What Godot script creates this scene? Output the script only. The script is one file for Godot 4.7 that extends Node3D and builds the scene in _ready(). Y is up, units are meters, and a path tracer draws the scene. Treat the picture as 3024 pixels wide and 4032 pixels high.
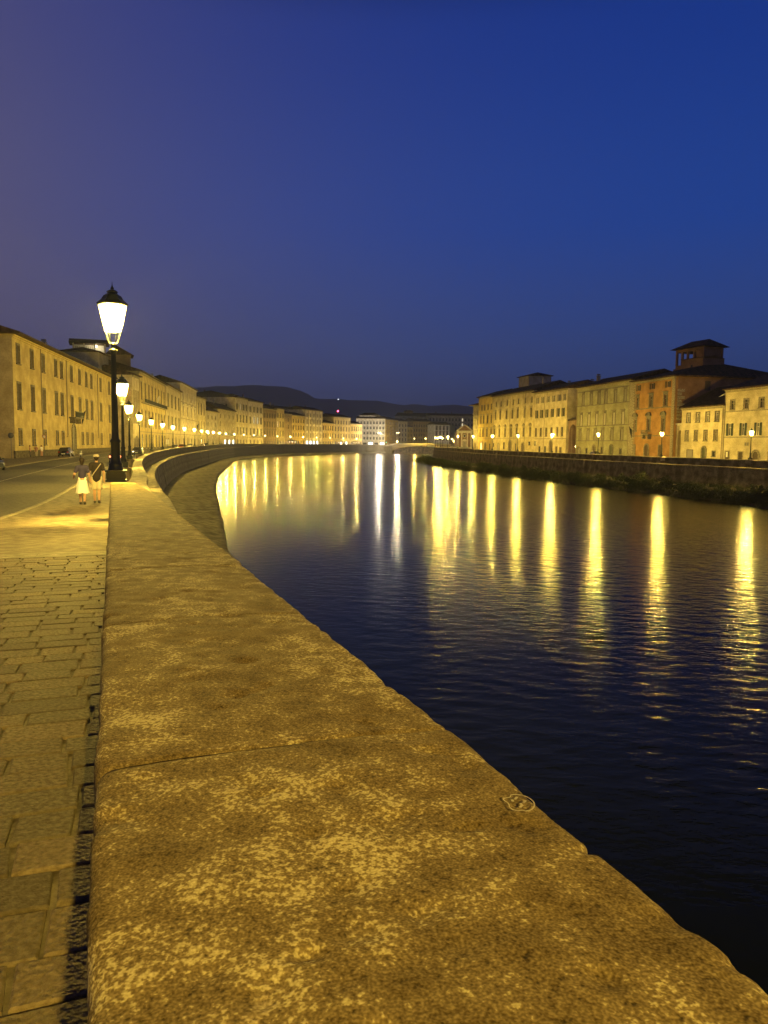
extends Node3D
# A river bank at dusk: a curved embankment street with lantern lamps, a river and lit house fronts.
# x is right, y up, the camera looks along -z; "d" below is the distance ahead (-z). The water lies at y = 0.

const EYE := 7.5
var rng := RandomNumberGenerator.new()
var M := {}            # materials by name
var cache := {}        # shared meshes by key
var taken := {}        # numbers given to top-level names
const ORD := ["first", "second", "third", "fourth", "fifth", "sixth", "seventh", "eighth", "ninth", "tenth", "eleventh", "twelfth", "thirteenth", "fourteenth", "fifteenth", "sixteenth", "seventeenth", "eighteenth", "nineteenth", "twentieth", "twenty-first", "twenty-second", "twenty-third", "twenty-fourth", "twenty-fifth", "twenty-sixth", "twenty-seventh", "twenty-eighth", "twenty-ninth", "thirtieth", "thirty-first", "thirty-second", "thirty-third", "thirty-fourth", "thirty-fifth", "thirty-sixth", "thirty-seventh", "thirty-eighth", "thirty-ninth", "fortieth"]

func _ready() -> void:
	rng.seed = 7
	set_camera_and_sky()
	make_materials()
	build_paths()
	build_ground()
	build_near_parapet()
	build_left_wall()
	build_right_wall()
	build_bridge()
	build_hills()
	build_left_houses()
	build_far_houses()
	build_right_houses()
	build_lamps()
	build_paving()
	build_street_things()
	build_people()
	build_plants()

# ---------------------------------------------------------------- camera, sky, exposure
func set_camera_and_sky() -> void:
	var cam := Camera3D.new()
	cam.name = "camera"
	cam.fov = 67.3
	cam.near = 0.05
	cam.far = 14000.0
	cam.position = Vector3(0, EYE, 0)
	cam.rotation = Vector3(deg_to_rad(-5.06), 0, deg_to_rad(0.6))
	add_child(cam)
	cam.current = true
	var e := Environment.new()
	e.background_mode = Environment.BG_SKY
	e.tonemap_mode = Environment.TONE_MAPPER_LINEAR
	e.tonemap_exposure = 1.0
	e.sdfgi_enabled = true
	e.ssao_enabled = true
	e.ssil_enabled = true
	e.fog_enabled = true
	e.fog_density = 0.00017
	e.fog_light_color = Color(0.75, 0.8, 0.9)
	var sky := Sky.new()
	var pm := PanoramaSkyMaterial.new()
	pm.panorama = ImageTexture.create_from_image(sky_image())
	pm.energy_multiplier = 1.0
	sky.sky_material = pm
	e.sky = sky
	var w := WorldEnvironment.new()
	w.name = "world_environment"
	w.environment = e
	add_child(w)

func sky_image() -> Image:
	# a clear dusk sky: deep blue overhead, paler towards the horizon, greyer on the left, where a veil of lamp glare is painted in
	var w := 512
	var h := 256
	var im := Image.create(w, h, false, Image.FORMAT_RGBF)
	var top := Color(0.001, 0.004, 0.022)
	var zen := Color(0.005, 0.035, 0.255)
	var mid := Color(0.012, 0.058, 0.315)
	var low := Color(0.046, 0.082, 0.240)
	var top_w := Color(0.006, 0.008, 0.028)
	var zen_w := Color(0.072, 0.071, 0.195)
	var mid_w := Color(0.120, 0.106, 0.205)
	var low_w := Color(0.150, 0.124, 0.200)
	for y in h:
		var el := 90.0 - (y + 0.5) / h * 180.0
		var a := clampf((el - 2.0) / 13.0, 0, 1)
		var b := clampf((el - 13.0) / 17.0, 0, 1)
		b = b * b * (3 - 2 * b)
		var t := clampf((el - 27.5) / 12.0, 0, 1)
		t = t * (2 - t)
		for x in w:
			var az := wrapf((x + 0.5) / w * 360.0, -180.0, 180.0)      # 0 is straight ahead, positive to the right
			var k := pow(clampf((30.0 - az) / 60.0, 0, 1), 2.6)
			if absf(az) > 90.0:
				k = lerpf(k, 0.4, clampf((absf(az) - 90.0) / 90.0, 0, 1))
			im.set_pixel(x, y, low.lerp(low_w, k).lerp(mid.lerp(mid_w, k), a).lerp(zen.lerp(zen_w, k), b).lerp(top.lerp(top_w, k), t))
	return im

# ---------------------------------------------------------------- small helpers
func lin(r: float, g: float, b: float) -> Color:
	return Color(r, g, b).linear_to_srgb()

func P(x: float, d: float, y: float) -> Vector3:
	return Vector3(x, y, -d)

func numbered(called: String) -> String:
	var n: int = taken.get(called, 0)
	taken[called] = n + 1
	return called if n == 0 else "%s_%03d" % [called, n]

func thing(called: String, label: String, category: String, at := Vector3.ZERO, turn := 0.0, group := "") -> Node3D:
	var o := Node3D.new()
	o.name = numbered(called)
	add_child(o)
	o.position = at
	o.rotation.y = turn
	tag(o, label, category, group)
	return o

func tag(o: Node, label: String, category: String, group := "") -> void:
	o.set_meta("label", label)
	o.set_meta("category", category)
	if group != "":
		o.set_meta("group", group)

func part(called: String, mesh: Mesh, mat: Material, parent: Node, at := Vector3.ZERO, turn := 0.0) -> MeshInstance3D:
	var o := MeshInstance3D.new()
	o.name = called
	o.mesh = mesh
	o.material_override = mat
	o.position = at
	o.rotation.y = turn
	parent.add_child(o, true)
	return o

func solo(called: String, mesh: Mesh, mat: Material, label: String, category: String, at := Vector3.ZERO, turn := 0.0, group := "") -> MeshInstance3D:
	var o := part(numbered(called), mesh, mat, self, at, turn)
	tag(o, label, category, group)
	return o

func struct(called: String, mesh: Mesh, mat: Material) -> MeshInstance3D:
	var o := part(numbered(called), mesh, mat, self)
	o.set_meta("kind", "structure")
	return o

func another(root: Node3D, at: Vector3, turn: float, label: String) -> Node3D:
	var base: String = root.get_meta("kind_name")
	var r: Node3D = root.duplicate()
	r.name = numbered(base)
	add_child(r)
	r.position = at
	r.rotation.y = turn
	r.set_meta("label", label)
	return r

# A bag of triangles; front faces run clockwise as Godot wants.
class Bag:
	var st := SurfaceTool.new()
	func _init() -> void:
		st.begin(Mesh.PRIMITIVE_TRIANGLES)
		st.set_smooth_group(-1)
	func tri(a: Vector3, b: Vector3, c: Vector3) -> void:
		# counter-clockwise seen from outside in, turned to clockwise
		st.add_vertex(a); st.add_vertex(c); st.add_vertex(b)
	func quad(a: Vector3, b: Vector3, c: Vector3, d: Vector3) -> void:
		tri(a, b, c); tri(a, c, d)
	func quv(a: Vector3, b: Vector3, c: Vector3, d: Vector3, ua: Vector2, ub: Vector2, uc: Vector2, ud: Vector2) -> void:
		for k in [[a, ua], [c, uc], [b, ub], [a, ua], [d, ud], [c, uc]]:
			st.set_uv(k[1]); st.add_vertex(k[0])
	func box(lo: Vector3, hi: Vector3) -> void:
		var x0 := lo.x; var y0 := lo.y; var z0 := lo.z
		var x1 := hi.x; var y1 := hi.y; var z1 := hi.z
		quad(Vector3(x0, y0, z1), Vector3(x1, y0, z1), Vector3(x1, y1, z1), Vector3(x0, y1, z1))
		quad(Vector3(x1, y0, z0), Vector3(x0, y0, z0), Vector3(x0, y1, z0), Vector3(x1, y1, z0))
		quad(Vector3(x1, y0, z1), Vector3(x1, y0, z0), Vector3(x1, y1, z0), Vector3(x1, y1, z1))
		quad(Vector3(x0, y0, z0), Vector3(x0, y0, z1), Vector3(x0, y1, z1), Vector3(x0, y1, z0))
		quad(Vector3(x0, y1, z1), Vector3(x1, y1, z1), Vector3(x1, y1, z0), Vector3(x0, y1, z0))
		quad(Vector3(x0, y0, z0), Vector3(x1, y0, z0), Vector3(x1, y0, z1), Vector3(x0, y0, z1))
	func cbox(c: Vector3, s: Vector3) -> void:
		box(c - s / 2, c + s / 2)
	func ring(rings: Array, smooth := true, closed_ends := true) -> void:
		# rings of points with equal counts, each going round counter-clockwise seen from the last ring's side
		st.set_smooth_group(0 if smooth else -1)
		for i in rings.size() - 1:
			var a = rings[i]
			var b = rings[i + 1]
			var n: int = a.size()
			for k in n:
				var l := (k + 1) % n
				quad(a[k], a[l], b[l], b[k])
		st.set_smooth_group(-1)
		if closed_ends:
			for e in [0, rings.size() - 1]:
				var r = rings[e]
				var c := Vector3.ZERO
				for p in r:
					c += p
				c /= r.size()
				for k in r.size():
					var l: int = (k + 1) % r.size()
					if e == 0:
						tri(c, r[l], r[k])
					else:
						tri(c, r[k], r[l])
	func lathe(profile: Array, sides := 16, smooth := true, phase := 0.0, centre := Vector3.ZERO, caps := true) -> void:
		# profile: Vector2(radius, y) from the bottom up
		var rings := []
		for p in profile:
			var r := []
			for k in sides:
				var t := phase - TAU * k / sides
				r.append(centre + Vector3(cos(t) * p.x, p.y, sin(t) * p.x))
			rings.append(r)
		ring(rings, smooth, caps)
	func tube(a: Vector3, b: Vector3, ra: float, rb: float, sides := 8) -> void:
		var ax := (b - a).normalized()
		var u := ax.cross(Vector3.UP if absf(ax.y) < 0.9 else Vector3.RIGHT).normalized()
		var v := ax.cross(u)
		var rings := []
		for e in [[a, ra], [b, rb]]:
			var r := []
			for k in sides:
				var t := TAU * k / sides
				r.append(e[0] + u * cos(t) * e[1] + v * sin(t) * e[1])
			rings.append(r)
		ring(rings)
	func prism(points: Array, z0: float, z1: float) -> void:
		# a flat outline in x and y, counter-clockwise seen from +z, drawn out from z0 to z1
		var pv := PackedVector2Array()
		for p in points:
			pv.append(p)
		var area := 0.0
		for i in pv.size():
			area += pv[i].cross(pv[(i + 1) % pv.size()])
		if area < 0:
			pv.reverse()
			points = Array(pv)
		var t := Geometry2D.triangulate_polygon(pv)
		for i in range(0, t.size(), 3):
			var a := pv[t[i]]; var b := pv[t[i + 1]]; var c := pv[t[i + 2]]
			if (b - a).cross(c - a) < 0:
				var s := b
				b = c
				c = s
			tri(Vector3(a.x, a.y, z1), Vector3(b.x, b.y, z1), Vector3(c.x, c.y, z1))
			tri(Vector3(a.x, a.y, z0), Vector3(c.x, c.y, z0), Vector3(b.x, b.y, z0))
		for i in points.size():
			var a: Vector2 = points[i]
			var b: Vector2 = points[(i + 1) % points.size()]
			quad(Vector3(a.x, a.y, z0), Vector3(b.x, b.y, z0), Vector3(b.x, b.y, z1), Vector3(a.x, a.y, z1))
	func done() -> ArrayMesh:
		st.generate_normals()
		return st.commit()

func lerp_table(t: Array, d: float) -> float:
	if d <= t[0].x:
		return t[0].y
	for i in t.size() - 1:
		if d <= t[i + 1].x:
			return lerpf(t[i].y, t[i + 1].y, (d - t[i].x) / (t[i + 1].x - t[i].x))
	return t[-1].y

# ---------------------------------------------------------------- materials
func noise_bytes(size: int, freq: float, octaves: int, s: int, kind := FastNoiseLite.TYPE_SIMPLEX_SMOOTH) -> PackedByteArray:
	var n := FastNoiseLite.new()
	n.seed = s
	n.noise_type = kind
	n.frequency = freq
	n.fractal_octaves = octaves
	n.fractal_type = FastNoiseLite.FRACTAL_FBM if octaves > 1 else FastNoiseLite.FRACTAL_NONE
	return n.get_seamless_image(size, size).get_data()

func tex(bytes: PackedByteArray, size: int, rgb: bool) -> ImageTexture:
	return ImageTexture.create_from_image(Image.create_from_data(size, size, false, Image.FORMAT_RGB8 if rgb else Image.FORMAT_L8, bytes))

func mottle(size: int, freq: float, s: int, dark: Color, pale: Color, grain: float) -> ImageTexture:
	# two-scale mottling between two tones with fine grain
	var a := noise_bytes(size, freq, 4, s)
	var b := noise_bytes(size, freq * 9.0, 3, s + 1)
	var out := PackedByteArray()
	out.resize(size * size * 3)
	var r := RandomNumberGenerator.new()
	r.seed = s
	for i in size * size:
		var t := clampf((a[i] / 255.0 - 0.5) * 1.3 + 0.5 + (b[i] / 255.0 - 0.5) * 0.7 + r.randf_range(-grain, grain), 0, 1)
		out[i * 3] = int(lerpf(dark.r, pale.r, t) * 255)
		out[i * 3 + 1] = int(lerpf(dark.g, pale.g, t) * 255)
		out[i * 3 + 2] = int(lerpf(dark.b, pale.b, t) * 255)
	return tex(out, size, true)

func mat(called: String, col: Color, rough := 0.85, texture: Texture2D = null, metres := 1.0, bump: Texture2D = null, bump_cm := 1.0) -> StandardMaterial3D:
	var m := StandardMaterial3D.new()
	m.resource_name = called
	m.albedo_color = col.linear_to_srgb()
	m.roughness = rough
	m.metallic_specular = 0.35
	if texture:
		m.albedo_texture = texture
	if texture or bump:
		m.uv1_triplanar = true
		m.uv1_world_triplanar = true
		m.uv1_scale = Vector3.ONE / metres
	if bump:
		m.heightmap_enabled = true
		m.heightmap_texture = bump
		m.heightmap_scale = bump_cm
	M[called] = m
	return m

func glow(called: String, col: Color, energy: float) -> StandardMaterial3D:
	var m := mat(called, Color(0.8, 0.8, 0.8), 0.5)
	m.emission_enabled = true
	m.emission = col.linear_to_srgb()
	m.emission_energy_multiplier = energy
	return m

func make_materials() -> void:
	var plaster := mottle(512, 0.006, 11, Color(0.80, 0.78, 0.74), Color(1, 1, 1), 0.05)
	var stone := mottle(512, 0.012, 21, Color(0.62, 0.60, 0.56), Color(1, 1, 1), 0.14)
	var grime := mottle(512, 0.008, 31, Color(0.45, 0.43, 0.40), Color(1, 1, 1), 0.10)
	var rough_h := tex(noise_bytes(512, 0.05, 4, 41), 512, false)
	var fine_h := tex(noise_bytes(512, 0.12, 3, 43), 512, false)
	# near coping: weathered stone with pale crusty lichen, yellow lichen discs and dark pits
	coping_material()
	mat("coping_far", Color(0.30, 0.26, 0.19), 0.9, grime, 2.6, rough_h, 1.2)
	mat("parapet", Color(0.27, 0.24, 0.18), 0.92, grime, 3.0, rough_h, 1.5)
	mat("retaining", Color(0.33, 0.30, 0.23), 0.92, grime, 4.5, rough_h, 1.5)
	mat("apron", Color(0.17, 0.155, 0.11), 0.95, grime, 6.0, rough_h, 3.0)
	mat("river_stone", Color(0.22, 0.185, 0.145), 0.92, grime, 11.0, rough_h, 0.6)
	mat("wall_trim", Color(0.30, 0.26, 0.21), 0.9, stone, 3.0)
	mat("pale_block", Color(0.45, 0.38, 0.30), 0.9, stone, 3.0)
	mat("asphalt", Color(0.105, 0.095, 0.082), 0.85, mottle(512, 0.02, 51, Color(0.7, 0.7, 0.7), Color(1, 1, 1), 0.2), 3.0, fine_h, 0.5)
	mat("pavement", Color(0.21, 0.175, 0.12), 0.85, stone, 2.4, fine_h, 0.5)
	mat("kerb", Color(0.30, 0.27, 0.20), 0.85, stone, 2.0)
	mat("paint", Color(0.50, 0.48, 0.42), 0.8, grime, 1.3)
	mat("joint", Color(0.05, 0.04, 0.028), 0.95, stone, 0.8)
	for k in 4:
		var t: float = [0.16, 0.22, 0.27, 0.19][k]
		mat("paver_%d" % k, Color(t, t * [0.80, 0.79, 0.77, 0.82][k], t * [0.52, 0.50, 0.48, 0.54][k]), 0.8, mottle(512, 0.045, 61 + k, Color(0.68, 0.66, 0.62), Color(1, 1, 1), 0.22), 0.9, rough_h if k != 0 else fine_h, [0.5, 1.2, 1.5, 0.9][k])
	mat("earth", Color(0.075, 0.062, 0.042), 0.95, grime, 7.0, rough_h, 4.0)
	mat("hill", Color(0.045, 0.052, 0.045), 1.0, mottle(512, 0.03, 71, Color(0.5, 0.5, 0.5), Color(1, 1, 1), 0.2), 900.0)
	mat("iron", Color(0.030, 0.034, 0.032), 0.45)
	M.iron.metallic = 0.3
	mat("roof", Color(0.105, 0.06, 0.04), 0.9, grime, 4.0, rough_h, 4.0)
	mat("soffit", Color(0.16, 0.11, 0.07), 0.9)
	mat("trim", Color(0.44, 0.39, 0.30), 0.85, stone, 2.0)
	mat("grey_trim", Color(0.27, 0.245, 0.20), 0.85, stone, 2.0)
	mat("white_trim", Color(0.72, 0.68, 0.62), 0.8, plaster, 4.0)
	mat("frame", Color(0.30, 0.25, 0.18), 0.6)
	mat("frame_pale", Color(0.60, 0.57, 0.50), 0.6)
	mat("pane", Color(0.035, 0.033, 0.035), 0.12)
	M.pane.metallic_specular = 0.5
	mat("shutter_green", Color(0.030, 0.045, 0.032), 0.6)
	mat("shutter_brown", Color(0.075, 0.055, 0.035), 0.65)
	mat("shutter_grey", Color(0.25, 0.225, 0.18), 0.65)
	mat("shutter_pale", Color(0.46, 0.42, 0.34), 0.65)
	mat("door", Color(0.075, 0.05, 0.032), 0.6)
	mat("door_green", Color(0.075, 0.085, 0.055), 0.6)
	mat("door_grey", Color(0.26, 0.23, 0.21), 0.6)
	var walls := {"ochre": Color(0.57, 0.46, 0.21), "sand": Color(0.57, 0.49, 0.30), "gold": Color(0.57, 0.43, 0.15), "cream": Color(0.66, 0.58, 0.39), "stone_grey": Color(0.36, 0.31, 0.22), "brown": Color(0.30, 0.22, 0.12), "sage": Color(0.36, 0.345, 0.225), "orange": Color(0.40, 0.225, 0.09), "brick": Color(0.25, 0.145, 0.09), "old_brick": Color(0.32, 0.215, 0.145), "white": Color(0.68, 0.67, 0.63), "grey": Color(0.38, 0.34, 0.28)}
	for k in walls:
		mat("wall_" + k, walls[k], 0.9, plaster, 9.0)
	mat("plinth", Color(0.16, 0.135, 0.10), 0.9, stone, 3.0)
	mat("white_card", Color(0.75, 0.74, 0.70), 0.7)
	mat("pole", Color(0.12, 0.12, 0.115), 0.5)
	mat("sign_back", Color(0.13, 0.12, 0.10), 0.6)
	mat("sign_red", Color(0.5, 0.03, 0.02), 0.5)
	mat("cloth_dark", Color(0.02, 0.022, 0.03), 0.9)
	mat("cloth_green", Color(0.02, 0.11, 0.045), 0.9)
	mat("cloth_red", Color(0.35, 0.03, 0.02), 0.9)
	mat("cloth_white", Color(0.70, 0.68, 0.64), 0.9)
	# lamps
	var amber := Color(1.0, 0.68, 0.10)
	glow("lamp_glow", Color(1.0, 0.78, 0.34), 30.0)
	glow("tail_glow", Color(1.0, 0.09, 0.05), 9.0)
	glow("head_glow", Color(1.0, 0.86, 0.6), 14.0)
	glow("white_glow", Color(0.90, 0.95, 1.0), 3.0)
	glow("warm_window", Color(1.0, 0.80, 0.48), 1.1)
	glow("cool_window", Color(0.85, 0.93, 1.0), 1.3)
	glow("teal_signal", Color(0.05, 0.9, 0.75), 9.0)
	glow("red_signal", Color(1.0, 0.05, 0.12), 25.0)
	var g := StandardMaterial3D.new()
	g.resource_name = "lantern_glass"
	g.albedo_color = Color(1.0, 0.96, 0.86, 0.4)
	g.transparency = BaseMaterial3D.TRANSPARENCY_ALPHA
	g.roughness = 0.1
	g.emission_enabled = true
	g.emission = Color(1.0, 0.80, 0.36).linear_to_srgb()
	g.emission_energy_multiplier = 9.0
	M.lantern_glass = g
	M.amber = amber
	# cars
	mat("car_black", Color(0.012, 0.012, 0.013), 0.25)
	mat("car_silver", Color(0.30, 0.30, 0.31), 0.3)
	mat("car_dark", Color(0.035, 0.04, 0.05), 0.28)
	mat("car_white", Color(0.62, 0.62, 0.60), 0.3)
	mat("car_red", Color(0.20, 0.02, 0.015), 0.28)
	for k in ["car_black", "car_silver", "car_dark", "car_white", "car_red"]:
		M[k].clearcoat_enabled = true
		M[k].clearcoat_roughness = 0.08
		M[k].metallic_specular = 0.5
	mat("tyre", Color(0.018, 0.018, 0.018), 0.85)
	mat("rim", Color(0.35, 0.35, 0.36), 0.35)
	M.rim.metallic = 0.8
	mat("lens", Color(0.55, 0.55, 0.52), 0.15)
	mat("lens_red", Color(0.28, 0.015, 0.01), 0.2)
	# people
	mat("skin", Color(0.44, 0.27, 0.18), 0.6)
	mat("hair_dark", Color(0.025, 0.017, 0.012), 0.6)
	mat("top_blue", Color(0.045, 0.040, 0.10), 0.9)
	mat("skirt", Color(0.80, 0.78, 0.76), 0.9)
	mat("shirt_black", Color(0.030, 0.024, 0.024), 0.9)
	mat("shorts", Color(0.55, 0.48, 0.35), 0.9)
	mat("shoe", Color(0.05, 0.045, 0.04), 0.7)
	mat("strap", Color(0.38, 0.33, 0.27), 0.8)
	mat("shirt_pink", Color(0.45, 0.25, 0.20), 0.9)
	mat("trousers", Color(0.06, 0.065, 0.09), 0.9)
	# plants
	for k in 3:
		var lf := mat("leaf_%d" % k, [Color(0.028, 0.038, 0.016), Color(0.036, 0.043, 0.018), Color(0.024, 0.031, 0.015)][k], 0.7)
		lf.cull_mode = BaseMaterial3D.CULL_DISABLED
		lf.backlight_enabled = true
		lf.backlight = Color(0.10, 0.12, 0.05)
	water_material()

func coping_material() -> void:
	var size := 1536
	var big := noise_bytes(size, 0.0030, 3, 101)      # large blotches
	var mid := noise_bytes(size, 0.013, 4, 102)
	var crust := noise_bytes(size, 0.10, 4, 103)     # crusty lichen grain
	var fine := noise_bytes(size, 0.26, 2, 104)
	var cell := FastNoiseLite.new()
	cell.seed = 105
	cell.noise_type = FastNoiseLite.TYPE_CELLULAR
	cell.frequency = 0.006
	cell.cellular_return_type = FastNoiseLite.RETURN_DISTANCE
	cell.domain_warp_enabled = true
	cell.domain_warp_amplitude = 22.0
	cell.domain_warp_frequency = 0.02
	var discs := cell.get_seamless_image(size, size).get_data()
	var col := PackedByteArray()
	var hgt := PackedByteArray()
	col.resize(size * size * 3)
	hgt.resize(size * size)
	for i in size * size:
		var a: int = big[i]
		var b: int = mid[i]
		var c: int = crust[i]
		var f: int = fine[i]
		var t := (a - 128) * 0.0005 + (b - 128) * 0.0007 + (f - 128) * 0.0013 + (c - 128) * 0.0008
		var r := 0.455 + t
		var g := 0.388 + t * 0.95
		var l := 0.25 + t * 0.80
		var h := 110 + (b - 128) / 5 + (f - 128) / 8 + (c - 128) / 6
		# pale crust where the blotches allow it
		var k := (c - 188) + (a - 128) * 0.52 + (b - 128) * 0.62 + (f - 128) * 0.22
		if k > 0:
			var q := minf(k / 7.0, 1.0) * 0.85
			r = lerpf(r, 0.625 + t, q)
			g = lerpf(g, 0.568 + t, q)
			l = lerpf(l, 0.385 + t, q)
			h += int(16 * q)
		# round lichen patches
		if discs[i] < 30 + (f - 128) / 9 + (c - 128) / 8 and b > 138:
			r = lerpf(r, 0.56 + t, 0.7)
			g = lerpf(g, 0.49 + t, 0.7)
			l = lerpf(l, 0.34 + t, 0.7)
			h += 14
		# dark pits
		var p := 52 - c + (128 - b) * 0.2
		if p > 0:
			var q2 := minf(p / 14.0, 1.0) * 0.32
			r *= 1.0 - q2
			g *= 1.0 - q2
			l *= 1.0 - q2
			h -= int(80 * q2)
		col[i * 3] = clampi(int(r * 255), 0, 255)
		col[i * 3 + 1] = clampi(int(g * 255), 0, 255)
		col[i * 3 + 2] = clampi(int(l * 255), 0, 255)
		hgt[i] = clampi(h, 0, 255)
	var m := StandardMaterial3D.new()
	m.resource_name = "coping_near"
	m.albedo_texture = tex(col, size, true)
	m.albedo_color = Color(1, 1, 1)
	m.roughness = 0.92
	m.metallic_specular = 0.3
	m.heightmap_enabled = true
	m.heightmap_texture = tex(hgt, size, false)
	m.heightmap_scale = 0.5
	M["coping_near"] = m

func water_material() -> void:
	var size := 1024
	var n := FastNoiseLite.new()
	n.seed = 201
	n.noise_type = FastNoiseLite.TYPE_SIMPLEX_SMOOTH
	n.frequency = 0.018
	n.fractal_octaves = 4
	n.fractal_gain = 0.5
	n.fractal_lacunarity = 2.1
	# crests run across the view: the pattern is drawn out along x
	var im := n.get_seamless_image(size * 10 / 17, size, false, false, 0.1)
	im.resize(size, size, Image.INTERPOLATE_CUBIC)
	im.convert(Image.FORMAT_RGBA8)
	im.bump_map_to_normal_map(8.5)
	var n2 := FastNoiseLite.new()
	n2.seed = 202
	n2.frequency = 0.02
	n2.fractal_octaves = 3
	var h := n2.get_seamless_image(size, size)
	var m := StandardMaterial3D.new()
	m.resource_name = "water"
	m.albedo_color = lin(0.006, 0.008, 0.011)
	m.roughness = 0.14
	m.metallic_specular = 0.15
	m.normal_enabled = true
	m.normal_texture = ImageTexture.create_from_image(im)
	m.normal_scale = 0.05
	m.uv1_scale = Vector3.ONE
	M["water"] = m

# ---------------------------------------------------------------- the course of the river and the streets
var S := []            # street-side edge of the curved parapet, Vector2(x, d)
var R := []            # river-side edge of the right bank parapet
const S_DROP := [Vector2(10, 1.08), Vector2(21, 1.3), Vector2(30, 1.4), Vector2(43, 1.5), Vector2(67, 1.6), Vector2(92, 1.55), Vector2(116, 1.48), Vector2(164, 1.3), Vector2(212, 1.1), Vector2(300, 0.8), Vector2(400, 0.6), Vector2(900, 0.6)]
const ST_DROP := [Vector2(-30, 1.6), Vector2(0, 1.6), Vector2(28, 2.27), Vector2(43, 2.5), Vector2(67, 2.6), Vector2(92, 2.55), Vector2(116, 2.48), Vector2(164, 2.3), Vector2(212, 2.1), Vector2(300, 1.8), Vector2(400, 1.6), Vector2(900, 1.6)]
const R_DROP := [Vector2(60, 2.05), Vector2(120, 1.95), Vector2(148, 1.88), Vector2(171, 1.8), Vector2(195, 1.7), Vector2(241, 1.55), Vector2(264, 1.4), Vector2(350, 1.1), Vector2(620, 0.7)]

func near_x(d: float) -> float:
	return -0.045 - 0.354 * d

func smooth_path(pts: Array, step: float) -> Array:
	var c := Curve2D.new()
	for i in pts.size():
		var t: Vector2 = (pts[mini(i + 1, pts.size() - 1)] - pts[maxi(i - 1, 0)]) / 6.0
		c.add_point(pts[i], -t, t)
	c.bake_interval = 0.5
	var out := []
	var l := c.get_baked_length()
	var n := int(ceil(l / step))
	for i in n + 1:
		out.append(c.sample_baked(l * i / n, true))
	return out

func side(path: Array, i: int) -> Vector2:
	# unit vector to the right of the way along the path (x right, d ahead)
	var t: Vector2 = (path[mini(i + 1, path.size() - 1)] - path[maxi(i - 1, 0)]).normalized()
	return Vector2(t.y, -t.x)

func lamp_spots_left() -> Array:
	var t := [[20.5, -.349], [43, -.339], [67, -.3306], [92, -.3174], [116, -.302], [140, -.2876], [164, -.274], [188, -.2593], [212, -.2464], [235, -.2368], [259, -.2292], [282, -.2219], [306, -.214], [329, -.2054], [352, -.1945], [375, -.1823], [398, -.1694], [421, -.1549], [445, -.139], [468, -.122], [491, -.1057], [514, -.0882], [537, -.0707], [560, -.0535], [583, -.036]]
	var out := []
	for p in t:
		out.append(Vector2(p[0] * p[1], p[0]))
	return out

func build_paths() -> void:
	var pts := [Vector2(-3.75, 11), Vector2(-5.0, 14.6), Vector2(-6.05, 18), Vector2(-7.05, 21), Vector2(-8.35, 25), Vector2(-9.85, 30), Vector2(-12.4, 38)]
	var l := lamp_spots_left()
	for i in range(1, l.size()):
		pts.append(l[i] + Vector2(0.5, 0))
	pts += [Vector2(-9, 605), Vector2(3.5, 616)]
	S = smooth_path(pts, 2.0)
	R = smooth_path([Vector2(79, 30), Vector2(69.0, 77), Vector2(59, 125), Vector2(52.8, 148), Vector2(47, 171), Vector2(42, 195), Vector2(37.3, 218), Vector2(33.3, 241), Vector2(29.9, 264), Vector2(26.5, 295), Vector2(24, 325), Vector2(22.9, 355), Vector2(24.5, 380), Vector2(28, 407), Vector2(33, 435), Vector2(39, 468), Vector2(45, 510), Vector2(50, 560), Vector2(56, 604)], 3.0)

func strip(path: Array, from: int, rails: Callable, uv := 0.0) -> ArrayMesh:
	# sweeps rails along a path: rails(point d) gives [Vector2(offset to the right, y), ...] from left to right, seen from above
	var b := Bag.new()
	b.st.set_smooth_group(0)
	var last := []
	for i in range(from, path.size()):
		var n := side(path, i)
		var row := []
		for r in rails.call(path[i].y):
			var q: Vector2 = path[i] + n * r.x
			row.append(P(q.x, q.y, r.y))
		if last:
			for k in row.size() - 1:
				b.quad(last[k], last[k + 1], row[k + 1], row[k])
		last = row
	return b.done()

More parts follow.
